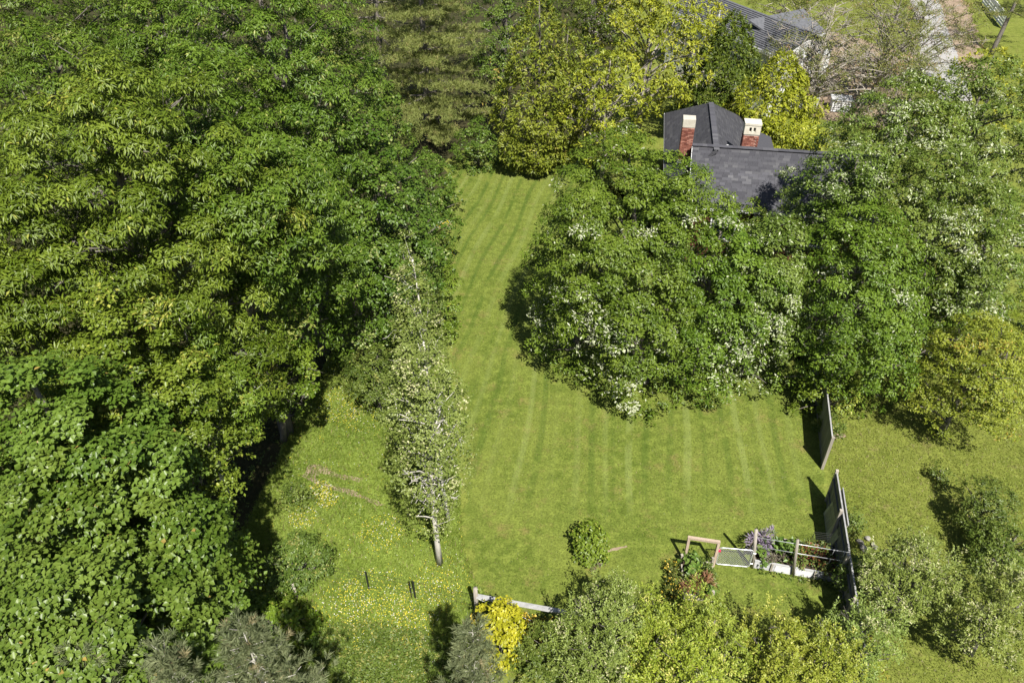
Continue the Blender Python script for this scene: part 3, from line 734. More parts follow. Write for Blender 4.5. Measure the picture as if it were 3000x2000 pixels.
tree('whitebeam_tree', 'silvery tree at the right end of the grey roof, shading it', (13.23, 27.84, 9.8), 'silver2', .5, 2.2, 'full', trunk_r=.18, seed=192, group=G_S, pack=.8)
tree('whitebeam_tree', 'silvery tree filling the space between the two tallest silvery trees', (16.17, 26.62, 10.2), 'silver2', .5, 2.7, 'full', trunk_r=.18, seed=193, group=G_S, pack=.8)
tree('whitebeam_tree', 'silvery tree at the right edge below the tall edge tree', (18.76, 26.46, 8.5), 'silver2', .4, 2.6, 'full', trunk_r=.16, seed=194, group=G_S, pack=.8)
tree('whitebeam_tree', 'green tree low between the fence tree and the right edge', (16.33, 25.83, 6.5), 'silver', .3, 2.2, 'full', trunk_r=.14, seed=195, group=G_S, pack=.8)
tree('olive_shrub', 'soft yellow-green shrub in the gap below the grey roof eave', (11.38, 33.23, 4.6), 'lime', .3, 2.0, 'dome', trunk_r=.08, seed=98, cat='shrub')
tree('oak_tree', 'yellow-olive small-leaved tree at the right edge of the rough grass', (17.14, 22.11, 5.8), 'olive', .9, 1.9, 'dome', trunk_r=.12, seed=99, cover=1.8)
tree('oak_tree', 'yellow-green hazy small tree behind the silvery trees by the right edge', (19.17, 26.45, 3.5), 'olive', .3, 1.7, 'dome', trunk_r=.1, seed=100, cover=1.3)
tree('oak_tree', 'olive tree cut by the right edge beside the yellow-olive tree', (20.0, 24.03, 5.5), 'olive', .6, 2.0, 'dome', trunk_r=.12, seed=101, cover=1.6)
tree('maple_shrub', 'bright green shrub behind the far fence panel', (13.02, 23.52, 2.6), 'lime', .15, 1.25, 'dome', trunk_r=.06, seed=102, cat='shrub')
tree('maple_shrub', 'small dull shrub at the near foot of the bright fence shrub', (12.72, 22.3, 0.9), 'shrub', .05, .55, 'dome', trunk_r=.03, seed=103, cat='shrub', nl=6)

# ------------------------------------------------------------------ orchard and shrubs, lower right
G_A = 'apple trees along the near right edge'
tree('apple_tree', 'open apple tree beside the leaning board panel fence', (12.1, 14.07, 3.3), 'apple', .8, 1.45, 'dome', trunk_r=.1, seed=111, cover=1.5, wild=2.2, gaps=.10, clump=.2, flat=.9, shoots=70, group=G_A, nl=34, twigs=2)
tree('apple_tree', 'grey green apple tree in the bottom right corner', (13.94, 12.75, 3.7), 'apple', .9, 1.35, 'dome', trunk_r=.1, seed=112, cover=1.5, wild=2.2, gaps=.10, clump=.2, flat=.9, shoots=70, group=G_A, nl=30, twigs=2)
tree('apple_tree', 'grey green apple tree at the bottom covering the end of the wooden rail', (2.77, 12.62, 3.0), 'apple', .5, 1.4, 'dome', trunk_r=.1, seed=113, cover=1.5, wild=2.2, gaps=.10, clump=.2, flat=.9, shoots=70, group=G_A, nl=34, twigs=2)
tree('apple_tree', 'yellowish apple tree at the bottom in front of the red-stemmed plants', (5.54, 12.18, 2.7), 'appley', .5, 1.3, 'dome', trunk_r=.1, seed=114, cover=1.5, wild=2.2, gaps=.10, clump=.2, flat=.9, shoots=70, group=G_A, nl=34, twigs=2)
tree('apple_tree', 'yellow-green apple tree at the bottom right of the vegetable beds', (7.51, 11.88, 2.6), 'appley', .5, 1.15, 'dome', trunk_r=.1, seed=115, cover=1.5, wild=2.2, gaps=.10, clump=.2, flat=.9, shoots=70, group=G_A, nl=34, twigs=2)
tree('apple_tree', 'low apple tree against the near end of the board fence', (10.0, 12.26, 2.4), 'apple', .4, 1.1, 'dome', trunk_r=.08, seed=116, cover=1.5, wild=2.2, gaps=.10, clump=.2, flat=.9, shoots=70, group=G_A, nl=30, twigs=2)
tree('apple_tree', 'bushy yellow apple tree cut by the bottom edge', (4.54, 11.15, 2.8), 'appley', .5, 1.6, 'dome', trunk_r=.1, seed=117, cover=1.5, wild=2.2, gaps=.10, clump=.2, flat=.9, shoots=70, group=G_A, nl=30, twigs=2)
tree('sumac_shrub', 'green pinnate-leaved shrub on the rough grass by the right edge', (16.36, 17.55, 2.0), 'shrub', .2, 1.15, 'dome', trunk_r=.06, seed=118, cat='shrub')
tree('sumac_shrub', 'dark green shrub under the right edge behind the open apple tree', (16.31, 15.86, 1.8), 'shrub', .2, 1.3, 'dome', trunk_r=.06, seed=119, cat='shrub')
tree('hedge_shrub', 'green shrub pressed against the right face of the near fence', (11.0, 14.83, 1.6), 'shrub', .1, .75, 'dome', trunk_r=.04, seed=120, cat='shrub', nl=8)
tree('hedge_shrub', 'tiny dark weed shrub on the rough grass right of the far fence', (15.95, 19.68, 0.7), 'shrub', .03, .4, 'dome', trunk_r=.02, seed=121, cat='shrub', nl=5)
tree('hedge_shrub', 'small leafy shrub right of the leaning panel', (11.95, 17.61, 0.7), 'shrub', .03, .45, 'dome', trunk_r=.02, seed=122, cat='shrub', nl=5)
tree('young_magnolia', 'small glossy green shrub standing alone on the lawn', (2.58, 16.71, 1.35), 'lime', .03, .56, 'column', base=(2.64, 16.13, 0), trunk_r=.03, seed=123, cat='shrub', nl=10, cover=3.0, lower=1, wmin=.6, clump=.42, pack=.6)
tree('yellow_shrub', 'bright yellow-leaved shrub at the bottom below the wooden rail post', (-0.37, 12.82, 2.2), 'bright', .2, .85, 'dome', trunk_r=.05, seed=124, cat='shrub', cover=2.2)
tree('hedge_shrub', 'dark mixed shrub between the yellow shrub and the grey apple tree', (1.06, 12.24, 2.0), 'shrub', .1, 1.0, 'dome', trunk_r=.05, seed=125, cat='shrub')
tree('hedge_shrub', 'green vine shrub swallowing the wire fence by the meadow', (-6.9, 15.44, 2.0), 'shrub', .05, 1.0, 'dome', trunk_r=.04, seed=126, cat='shrub', cover=1.8)
tree('hedge_shrub', 'low round shrub among yellow flowers in the meadow', (-7.79, 18.68, 0.9), 'shrub', .03, .6, 'dome', trunk_r=.03, seed=127, cat='shrub', nl=6, cover=1.6)
tree('orange_shrub', 'orange-tipped shrub at the near end of the board fence', (10.4, 12.4, 1.2), 'olive', .05, .5, 'dome', trunk_r=.03, seed=128, cat='shrub', nl=6)
tree('bramble_shrub', 'yellow-green bramble between the vine shrub and the grey pine', (-7.28, 13.35, 1.3), 'lime', .05, 1.3, 'dome', trunk_r=.03, seed=129, cat='shrub', nl=6, cover=1.6)

# ------------------------------------------------------------------ grey pines poking in at the bottom edge
G_P = 'grey-green pine tops at the bottom edge'
pine('pine_tree', 'grey-green pine top with pale stem at the bottom, right of the big maple', (-5.1, 8.2, 9), (-5.1, 8.2, 9)[:2], 3.5, 1.5, 'pinegrey', whorl=.6, nb=6, seed=131, cover=.75, trunk_r=.1, padw=.34, upc=.55, group=G_P, bark=M_BARKPALE)
pine('pine_tree', 'grey-green pine tops below the big maple in the bottom left', (-7.64, 7.59, 9), (-7.64, 7.59, 9)[:2], 3.5, 1.5, 'pinegrey', whorl=.6, nb=6, seed=132, cover=.75, trunk_r=.1, padw=.34, upc=.55, group=G_P, bark=M_BARKPALE)
pine('pine_tree', 'grey-green pine tip in the gap between the two larger pine tops', (-6.45, 7.75, 8.6), (-6.45, 7.75, 8.6)[:2], 3.5, 1.1, 'pinegrey', whorl=.6, nb=6, seed=133, cover=.75, trunk_r=.1, padw=.34, upc=.55, group=G_P, bark=M_BARKPALE)
pine('pine_tree', 'grey-green pine top at the bottom beside the yellow shrub', (-0.84, 9.22, 7), (-0.84, 9.22, 7)[:2], 2.5, 1.1, 'pinegrey', whorl=.6, nb=6, seed=134, cover=.75, trunk_r=.09, padw=.34, upc=.55, group=G_P, bark=M_BARKPALE)

tree('larch_tree', 'yellow-green conifer screening the left wall of the white house', (13.4, 55.0, 8.0), 'cedary', .8, 3.0, 'dome', trunk_r=.14, seed=140, cover=1.4, gaps=.15, clump=.2, nl=30, twigs=1, bark=M_BARKTWIG)

tree('apple_tree', 'yellow-green apple tree in the bottom row between grey and yellow trees', (4.06, 12.12, 2.7), 'appley', .5, 1.2, 'dome', trunk_r=.08, seed=141, cover=1.5, wild=2.2, gaps=.10, clump=.2, flat=.9, shoots=70, group=G_A, nl=30, twigs=2)
tree('apple_tree', 'pale green apple tree at the bottom edge beneath the near fence', (8.64, 11.53, 2.5), 'appley', .5, 1.1, 'dome', trunk_r=.08, seed=142, cover=1.5, wild=2.2, gaps=.10, clump=.2, flat=.9, shoots=70, group=G_A, nl=30, twigs=2)
tree('apple_tree', 'grey green apple tree cut by the bottom edge below the wooden rail end', (2.21, 11.41, 2.7), 'apple', .5, 1.1, 'dome', trunk_r=.08, seed=143, cover=1.5, wild=2.2, gaps=.10, clump=.2, flat=.9, shoots=70, group=G_A, nl=30, twigs=2)

tree('dark_tree', 'dark tree closing the gap at the top edge above the far cedars', (6.0, 62.0, 11), 'cedard', .5, 4.0, 'dome', trunk_r=.2, seed=144, cover=1.4)
tree('dark_tree', 'dark tree at the top edge between the pine and the cedars', (-.5, 62.0, 12), 'linden', .5, 4.0, 'dome', trunk_r=.2, seed=145, cover=1.2)

# ------------------------------------------------------------------ near house: grey shingled roofs, two brick chimneys
house = empty('grey_roofed_house', (9.24, 37.44, 0), 'house with dark grey shingled roofs and two brick chimneys behind the lawn trees', 'house', rz=R(-9))
mb = MB()
mb.box((4.75, 0, 1.7), (9.0, 4.9, 3.4))                       # front wing walls
mb.box((1.2, 5.4, 1.7), (4.3, 7.4, 3.4))                      # rear wing walls
mb.add([(.26, -2.44, 3.38), (.26, 2.44, 3.38), (.26, 0, 5.2)], [(0, 2, 1)])
mb.add([(9.24, -2.44, 3.38), (9.24, 2.44, 3.38), (9.24, 0, 5.2)], [(0, 1, 2)])
mb.build('wall', M_REDWALL, house)
EV, EZ, RZ_ = 2.75, 3.45, 5.5
def roof_slab(name, quads, th=.09):
    m_ = MB()
    for q in quads:
        q = [Vector(p) for p in q]
        nn = (q[1] - q[0]).cross(q[2] - q[0]).normalized()
        if nn.z < 0: nn = -nn
        lo = [p - nn * th for p in q]
        k = len(q)
        fs = [tuple(range(k)), tuple(range(2 * k - 1, k - 1, -1))] + [(i, (i + 1) % k, k + (i + 1) % k, k + i) for i in range(k)]
        m_.add(q + lo, fs)
    return m_.build(name, M_SHINGLES[1], house)
roof1 = roof_slab('roof', [[(0, -EV, EZ), (9.5, -EV, EZ), (9.5, 0, RZ_), (0, 0, RZ_)], [(0, EV, EZ), (9.5, EV, EZ), (9.5, 0, RZ_), (0, 0, RZ_)]])
roof2 = roof_slab('roof', [[(-1.2, -.5, 3.5), (-1.2, 9.2, 3.5), (1.2, 6.2, 5.47), (1.2, -.5, 5.47)], [(3.6, 2.6, 3.5), (3.6, 9.2, 3.5), (1.2, 6.2, 5.47), (1.2, .2, 5.47)], [(-1.2, 9.2, 3.5), (3.6, 9.2, 3.5), (1.2, 6.2, 5.47)]])
SHW = (.2, .28, .36, .46)
SHM = {}
for wi, w in enumerate(SHW):
    for ti in range(5):
        SHM[wi, ti] = MB().box((0, 0, 0), (w - .006, .16, .014)).mesh('shingle', M_SHINGLES[ti])
def tone():
    return random.choices(range(5), (3, 4, 3.5, 2, .7))[0]
def lay(parent, origin, along, down, length_fn, rows, exposure, single=None, limit=300):
    """courses of shingles; single(row, s) says which are laid as pieces of their own, the rest are one joined part"""
    along, down = Vector(along).normalized(), Vector(down).normalized()
    nn = along.cross(down)
    if nn.z < 0: nn = -nn
    tilt = Matrix((along, -down, nn)).transposed()
    tilt = tilt @ Matrix.Rotation(R(-2.8), 3, 'X').inverted()
    rest = MB(); cnt = 0
    for i in range(rows):
        s, e = length_fn(i / rows)
        s0 = s
        while s < e - .08:
            wi = random.randrange(4); w = min(SHW[wi], e - s)
            c = Vector(origin) + along * (s + w / 2) + down * ((i + .55) * exposure) + nn * .016
            t = tone()
            if single and cnt < limit and w == SHW[wi] and single(i, s):
                o = bpy.data.objects.new('shingle', SHM[wi, t]); COL.objects.link(o)
                o.parent = parent; o.matrix_local = Matrix.Translation(c) @ tilt.to_4x4(); cnt += 1
            else:
                rest.box(c, (w - .006, exposure * 1.12, .014), tilt, mi=t)
            s += w
    if rest.v: tag(rest.build('shingle_courses', M_SHINGLES, parent), kind='stuff')
sl = math.hypot(EV, RZ_ - EZ)
lay(roof1, (0, 0, RZ_), (1, 0, 0), (0, -EV, EZ - RZ_), lambda f: (random.uniform(-.02, .0), 9.5), 24, sl / 24, single=lambda i, s: i >= 9 and .3 < s < 6.3)
lay(roof1, (0, 0, RZ_), (1, 0, 0), (0, EV, EZ - RZ_), lambda f: (0, 9.5), 14, sl / 14)
sl2 = math.hypot(2.4, 1.97)
lay(roof2, (1.2, 0, 5.47), (0, 1, 0), (-2.4, 0, -1.97), lambda f: (-.5, 6.2 + 3 * f), 17, sl2 / 17)
lay(roof2, (1.2, 0, 5.47), (0, 1, 0), (2.4, 0, -1.97), lambda f: (.2 + 2.4 * f, 6.2 + 3 * f), 17, sl2 / 17)
mb = MB()
for k in range(38):
    mb.bar((.125 + k * .25 - .13, 0, RZ_ + .033 + .004 * (k % 2)), (.125 + k * .25 + .13, 0, RZ_ + .033 + .004 * (k % 2)), .3, .018, mi=tone())
for k in range(26):
    mb.bar((1.2, -.4 + k * .25, 5.50 + .004 * (k % 2)), (1.2, -.14 + k * .25, 5.50 + .004 * (k % 2)), .28, .018, mi=tone())
mb.build('ridge_cap', M_SHINGLES, roof1)
mb = MB()
mb.box((4.75, -EV - .012, EZ - .07), (9.5, .024, .16)); mb.bar((-.012, -EV, EZ - .07), (-.012, 0, RZ_ - .07), .024, .16)
mb.bar((-1.215, -.5, 3.43), (-1.215, 9.2, 3.43), .026, .15); mb.bar((3.615, 2.6, 3.43), (3.615, 9.2, 3.43), .026, .15)
mb.build('fascia', M_WHITE, house)
# lower roof behind the right chimney
roof3 = roof_slab('roof', [[(3.3, 2.0, 4.75), (4.6, 2.0, 4.3), (4.6, 4.6, 4.3), (3.3, 4.6, 4.75)]])
# small vents on the rear roof
MB().tube([(.2, .35, 4.55), (.2, .35, 4.95)], .045, 8).build('vent_pipe', M_BLACK, house)
MB().box((1.78, .3, 5.32), (.1, .1, .34)).build('vent_pipe', M_WHITE, house)
# windows under the front eave
for (u, wd) in ((1.9, 1.3), (3.9, 1.2), (6.3, 1.2)):
    wf = MB().box((u, -2.49, 2.35), (wd, .07, 1.5)).build('window', M_WHITE, house)
    for s_ in (-1, 1):
        MB().box((u + s_ * wd * .235, -2.535, 2.35), (wd * .4, .03, 1.3)).build('pane', M_GLASS, wf)
    MB().box((u, -2.54, 1.56), (wd + .14, .14, .06)).build('sill', M_WHITE, wf)

BRICK = {}
for t in range(4):
    BRICK['s', t] = MB().box((0, 0, 0), (.195, .095, .058), jit=.002).mesh('brick', M_BRICKS[t])
def chimney(u0, u1, v0, v1, zb, zc, zt, holes, label):
    ch = MB().box(((u0 + u1) / 2, (v0 + v1) / 2, (zb + zc) / 2), (u1 - u0 - .02, v1 - v0 - .02, zc - zb)).build('chimney', M_MORTAR, house)
    ch['label'] = label
    n = 0
    z = zb + .25; row = 0
    while z < zc - .04:
        off = .1025 * (row % 2)
        for side, (a, b, fix, ax) in enumerate(((u0, u1, v0, 'u'), (v0, v1, u0, 'v'), (v0, v1, u1, 'v'))):
            p = a - off + .1
            while p < b + .02:
                q = min(max(p, a + .05), b - .05)
                t = random.choices(range(4), (3, 3, 1.6, 1.2))[0]
                o = bpy.data.objects.new('brick', BRICK['s', t]); COL.objects.link(o); o.parent = ch
                wdt = 1.0 if a + .09 < p < b - .09 else .52
                jz = random.uniform(-.002, .002)
                if ax == 'u': o.location = (q, fix + .035 - random.uniform(0, .006), z + jz)
                else:
                    o.location = (fix + (.035 if fix == u0 else -.035), q, z + jz); o.rotation_euler = (0, 0, math.pi / 2)
                o.scale = (wdt, 1, 1)
                p += .205; n += 1
        z += .0700; row += 1
    cap = MB()
    if holes:
        cap.box(((u0 + u1) / 2, (v0 + v1) / 2 + .06, (zc + zt - .1) / 2), (u1 - u0 + .04, v1 - v0 - .08, zt - .1 - zc))
        w3 = (u1 - u0 + .04)
        y_ = v0 + .04
        for uu, ww in ((u0 + .10, .24), (u1 - .10, .24), ((u0 + u1) / 2, .09)):
            cap.box((uu, y_, (zc + zt - .1) / 2), (ww, .12, zt - .1 - zc))
        cap.box(((u0 + u1) / 2, y_, zc + .07), (w3 - .02, .118, .139)); cap.box(((u0 + u1) / 2, y_, zt - .155), (w3 - .02, .118, .11))
        cap.box(((u0 + u1) / 2, (v0 + v1) / 2, zt - .05), (u1 - u0 + .08, v1 - v0 + .08, .1), jit=.012)
        c_ = cap.build('cap', M_CONCRETE, ch)
    else:
        cap.box(((u0 + u1) / 2, (v0 + v1) / 2, (zc + zt) / 2), (u1 - u0 + .03, v1 - v0 + .03, zt - zc), jit=.008)
        cap.build('cap', M_CONCRETE, ch)
    if holes:
        for uu in ((u0 + u1) / 2 - .13, (u0 + u1) / 2 + .13):
            MB().box((uu, v0 + .105, (zc + zt - .1) / 2), (.17, .01, zt - .1 - zc - .05)).build('flue_opening', M_BLACK, ch)
    else:
        MB().box(((u0 + u1) / 2, v0 - .03, zb + .12), (u1 - u0 + .1, .03, .22)).build('flashing', M_FLASH, ch)
        MB().box((u0 - .02, (v0 + v1) / 2, zb + .02), (.02, v1 - v0 + .1, .3)).build('flashing', M_FLASH, ch)
    return n
chimney(-.58, .02, .52, 1.08, 4.2, 6.2, 6.62, False, 'tall red brick chimney with plain pale cap, left')
chimney(2.52, 3.28, .55, 1.15, 4.75, 6.02, 6.60, True, 'wide red brick chimney with two dark flue openings')

# ------------------------------------------------------------------ far white house
far = empty('white_house', (15.5, 60.0, 0), 'white-walled house with a long grey roof among half-bare trees', 'house')
nv, mv = Vector((.9, .436, 0)), Vector((.436, -.9, 0))
E0 = Vector((-2.9, 6.1, 4.5)); E1 = E0 + mv * 13.2
mb = MB()
def wallq(m_, a, b, z0, z1): m_.add([(a.x, a.y, z0), (b.x, b.y, z0), (b.x, b.y, z1), (a.x, a.y, z1)], [(0, 1, 2, 3)])
W0, W1 = E0 + nv * .3, E1 + nv * .3 - mv * .3
wallq(mb, W0, W1, 0, 4.45); wallq(mb, W1, W1 + nv * 5.0, 0, 4.45); wallq(mb, W0 + nv * 5.0, W0, 0, 4.45)
g1 = W1 + nv * 2.5
mb.add([(W1.x, W1.y, 4.45), ((W1 + nv * 5).x, (W1 + nv * 5).y, 4.45), (g1.x, g1.y, 5.6)], [(0, 1, 2)])
A0 = Vector((19.5 - 15.5, 57.3 - 60, 0)); A1 = A0 + Vector((3.55, 2.1, 0)); back = Vector((-.5, .86, 0)) * 5
wallq(mb, A0, A1, 0, 4.5); wallq(mb, A1, A1 + back, 0, 4.5)
mb.build('wall', M_WHITE, far)
mb = MB()
RD = nv * 2.8 + Vector((0, 0, 1.3))
def slabq(m_, q, th=.12):
    q = [Vector(p) for p in q]; lo = [p - Vector((0, 0, th)) for p in q]
    m_.add(q + lo, [(0, 1, 2, 3), (7, 6, 5, 4)] + [(i, (i + 1) % 4, 4 + (i + 1) % 4, 4 + i) for i in range(4)])
slabq(mb, [E0, E1, E1 + RD, E0 + RD]); slabq(mb, [E0 + RD, E1 + RD, E1 + nv * 5.6, E0 + nv * 5.6])
up = Vector((0, 0, 4.62)); fw = (A1 - A0).normalized(); sd_ = Vector((fw.y, -fw.x, 0))
slabq(mb, [A0 + sd_ * .25 - fw * .3 + up, A1 + sd_ * .25 + fw * .3 + up, A1 + back * .5 + fw * .3 + up + Vector((0, 0, 1.1)), A0 + back * .5 - fw * 1.2 + up + Vector((0, 0, 1.1))])
rf = mb.build('roof', M_FARROOF, far)
mb = MB()
k = 0
for i in range(1, 17):
    f = i / 17
    mb.bar(E0 + RD * f + Vector((0, 0, .02)), E1 + RD * f + Vector((0, 0, .02)), .05, .03)
mb.build('roof_ribs', M_SHINGLES[2], rf)
mb = MB()
mb.bar(E0 + Vector((0, 0, -.06)) - nv * .02, E1 + Vector((0, 0, -.06)) - nv * .02, .04, .22)
mb.bar(A0 + sd_ * .27 - fw * .3 + up - Vector((0, 0, .06)), A1 + sd_ * .27 + fw * .3 + up - Vector((0, 0, .06)), .04, .22)
mb.build('fascia', M_WHITE, far)
vp = Vector((15.75 - 15.5, 61.7 - 60, 5.0)); MB().tube([vp, vp + Vector((0, 0, .75))], .07, 8).build('vent_pipe', M_WHITE, far)
for t_ in (.25, .5, .78):
    c_ = W0.lerp(W1, t_) - nv * .02
    wf = MB().bar((c_ - mv * .5 + Vector((0, 0, -2.1))), (c_ + mv * .5 + Vector((0, 0, -2.1))), .05, 1.4).build('window', M_WHITE, far)
    MB().bar((c_ - nv * .02 - mv * .38 + Vector((0, 0, -2.1))), (c_ - nv * .02 + mv * .38 + Vector((0, 0, -2.1))), .05, 1.15).build('pane', M_GLASS, wf)

# white board fence, shed corner and slatted box near the driveway
wb = empty('white_board_fence', (47.9, 81.0, 0), 'white board fence running back beside the driveway, top right corner', 'fence')
fa, fb = Vector((-1.15, -4.5, 0)), Vector((1.2, 4.4, 0))
for i in range(5):
    p = fa.lerp(fb, i / 4); MB().box((p.x, p.y, .65), (.14, .14, 1.3)).build('post', M_WHITE, wb)
for z_ in (.2, .47, .74, 1.01, 1.24):
    MB().bar(fa + Vector((-.09, 0, z_)), fb + Vector((-.09, 0, z_)), .03, .21).build('board', M_WHITE, wb)
sh = empty('white_shed', (50.6, 71.5, 0), 'white lap-sided shed corner cut by the right edge of the photo', 'shed')
for i in range(9): MB().box((0, 0, .14 + i * .27), (4.0, 3.0, .262 - .004 * (i % 2))).build('siding_board', M_WHITE, sh)
rb = MB(); slabq(rb, [(-2.2, -1.7, 2.5), (2.2, -1.7, 2.5), (2.2, 0, 3.2), (-2.2, 0, 3.2)]); slabq(rb, [(-2.2, 0, 3.2), (2.2, 0, 3.2), (2.2, 1.7, 2.5), (-2.2, 1.7, 2.5)]); rb.build('roof', M_FARROOF, sh)
bx = empty('slatted_box', (24.4, 56.2, 0), 'white slatted box under twiggy trees behind the bright cedar', 'box', rz=R(-12))
for i in range(5): MB().box((0, -.52, .1 + i * .16), (1.3, .05, .11)).build('slat', M_WHITE, bx)
for sx in (-.62, .62): MB().box((sx, 0, .43), (.06, 1.0, .86)).build('side_panel', M_WHITE, bx)
MB().box((0, .02, .89), (1.5, 1.25, .06), jit=.01).build('lid', M_WHITE, bx)

# ------------------------------------------------------------------ weathered board fences right of the lawn
def board_fence(label, a, b, h, posts, rails_left=True):
    a, b = Vector((*a, 0)), Vector((*b, 0))
    L_ = (b - a).length; d = (b - a).normalized(); s_ = Vector((d.y, -d.x, 0))
    root = empty('board_fence', a, label, 'fence', 'weathered board fences')
    n_ = int(L_ / .148); ang = math.atan2(d.y, d.x)
    meshes = [MB().box((0, 0, 0), (.138, .022, hh), jit=.003).mesh('board', M_FENCE) for hh in (h - .06, h - .03, h - .09)]
    for i in range(n_):
        hh = i % 3
        o = bpy.data.objects.new('board', meshes[random.randrange(3)]); COL.objects.link(o); o.parent = root
        p = d * (.074 + i * .148)
        o.location = (p.x + random.uniform(-.006, .006), p.y, h / 2 - .01 + random.uniform(-.015, .01)); o.rotation_euler = (random.uniform(-.01, .01), random.uniform(-.012, .012), ang)
    for t_ in posts:
        p = d * (L_ * t_) + s_ * (.075 if 0 < t_ < 1 else 0)
        MB().box((p.x, p.y, (h + .1) / 2 - .03), (.1, .1, h + .16), ang, jit=.004).build('post', M_WOOD, root)
    MB().bar(Vector((0, 0, h + .0)), d * L_ + Vector((0, 0, h + .0)), .05, .035).build('cap_rail', M_FENCETOP, root)
    for z_ in (.45, 1.15):
        MB().bar(s_ * .04 + Vector((0, 0, z_)), s_ * .04 + d * L_ + Vector((0, 0, z_)), .04, .09).build('rail', M_FENCE, root)
    if rails_left:
        for z_ in (.75, 1.28):
            MB().bar(-s_ * .035 + d * (L_ * .36) + Vector((0, 0, z_)), -s_ * .035 + d * (L_ * .985) + Vector((0, 0, z_)), .035, .1).build('rail', M_WOOD, root)
    return root
board_fence('far panel of grey weathered board fence, partly under the bright shrub', (11.81, 20.28), (13.3, 26.4), 1.6, (0, .46, .99), False)
board_fence('near run of grey weathered board fence beside the raised beds', (11.47, 18.72), (9.92, 11.4), 1.52, (0, .245, .49, .705, .93))
# boards leaning on the near fence
pn = empty('leaning_panel', (11.2, 18.15, 0), 'olive board panel leaning against the near board fence', 'panel')
pa, pb = Vector((0, 0, .02)), Vector((-.36, -1.62, .02))
pu = Vector((.30, -.06, 1.38))
nb_ = 11
for i in range(nb_):
    p0 = pa.lerp(pb, (i + .5) / nb_)
    MB().bar(p0, p0 + pu, .135, .02, up=Vector((1, -.2, 0))).build('board', M_PANEL, pn)
for f_ in (.2, .8):
    MB().bar(pa + pu * f_ + Vector((.04, 0, -.01)), pb + pu * f_ + Vector((.04, 0, -.01)), .03, .09).build('batten', M_PANEL, pn)
MB().bar(pa + pu + Vector((0, 0, .02)), pb + pu + Vector((0, 0, .02)), .04, .03).build('top_trim', M_FENCETOP, pn)

# stones by the fence
for i, (px_, sz) in enumerate((((12.02, 16.84, 0), (.34,.16,.16)), ((12.05, 16.53, 0), (.42,.22,.18)), ((12.35, 16.98, 0), (.24,.22,.14)), ((12.46, 16.61, 0), (.22,.2,.13)), ((12.44, 16.75, 0), (.18,.15,.11)))):
    ico = []
    lab = ('upright slab-like pale stone', 'largest pale stone, lying flat', 'rounded pale stone at the back', 'pale stone at the right end', 'smallest pale stone')[i] + ' in the cluster right of the near fence'
    import bmesh
    bm = bmesh.new(); bmesh.ops.create_icosphere(bm, subdivisions=2, radius=.5)
    for v in bm.verts:
        v.co = Vector((v.co.x * sz[0] * .9, v.co.y * sz[1] * 1.0, v.co.z * sz[2] * 1.1)) * random.uniform(.8, 1.12)
    me = bpy.data.meshes.new('stone'); bm.to_mesh(me); bm.free(); me.materials.append(M_STONE)
    o = link_mesh('stone', me); o.location = (px_[0], px_[1], sz[2] * .5); o.rotation_euler = (0, 0, random.uniform(0, 3))
    tag(o, lab, 'stone', 'pale stones by the fence')

# ------------------------------------------------------------------ raised beds, gate and arch
bd = Vector((2.63, -.585, 0)).normalized(); bn = Vector((.217, .976, 0))       # along the bed, towards the back
bed = empty('raised_bed', (8.09, 15.83, 0), 'raised vegetable bed with white corrugated metal front against the near fence', 'raised bed')
BL = 2.68
def corr(a, b, h, name):
    m_ = MB(); n_ = 22; pr = None
    d = (b - a).normalized(); s_ = Vector((d.y, -d.x, 0))
    for j in range(n_ + 1):
        z_ = h * j / n_; o_ = .012 * math.sin(j * 2 * math.pi / 3.7)
        cur = (a + s_ * o_ + Vector((0, 0, z_)), b + s_ * o_ + Vector((0, 0, z_)))
        if pr: m_.add([pr[0], pr[1], cur[1], cur[0], pr[0] - s_ * .006, pr[1] - s_ * .006, cur[1] - s_ * .006, cur[0] - s_ * .006], [(0, 1, 2, 3), (7, 6, 5, 4)])
        pr = cur
    return m_.build(name, M_WHITEMETAL, bed, smooth=False)
for i in range(4): corr(bd * (BL * i / 4 + .004) + Vector((0, -.004 * (i % 2), 0)), bd * (BL * (i + 1) / 4 - .004), .36 - .015 * (i % 2), 'corrugated_sheet')
MB().bar(bd * 0 + Vector((0, 0, .365)) + bn * .03, bd * BL + Vector((0, 0, .35)) + bn * .03, .07, .025).build('top_board', M_WHITEMETAL, bed)
MB().bar(bn * 1.25 + Vector((0, 0, .12)), bn * 1.25 + bd * (BL - .05) + Vector((0, 0, .12)), .04, .24).build('back_board', M_WOOD, bed)
MB().bar(bn * .0 + bd * .02 + Vector((0, 0, .12)), bn * 1.23 + bd * .02 + Vector((0, 0, .12)), .04, .24).build('side_board', M_WOOD, bed)
sm = MB(); q = [bn * .05 + bd * .05, bd * (BL - .04) + bn * .05, bd * (BL - .04) + bn * 1.2, bd * .05 + bn * 1.2]
sm.add([(p.x, p.y, .2) for p in q], [(0, 1, 2, 3)]); sm.build('soil', M_SOIL, bed)
for t_ in (.21, .72): MB().box(tuple(bd * (BL * t_) - bn * .035 + Vector((0, 0, .2))), (.06, .035, .42), math.atan2(bd.y, bd.x)).build('stake', M_WOOD, bed)
MB().tube([(-.03, .0, -.05), (-.14, .0, 1.0), (-.27, .02, 1.98)], .055, 8).build('post', M_WOOD, bed, True)
p_ = bd * (BL * .48); MB().tube([p_ + Vector((0, -.05, -.05)), p_ + Vector((-.27, -.04, 1.9))], .05, 8).build('post', M_WOOD, bed, True)
MB().tube([Vector((-.2, .0, 1.55)), Vector((-.2, .5, .0))], .03, 6).build('brace', M_WOODNEW, bed, True)
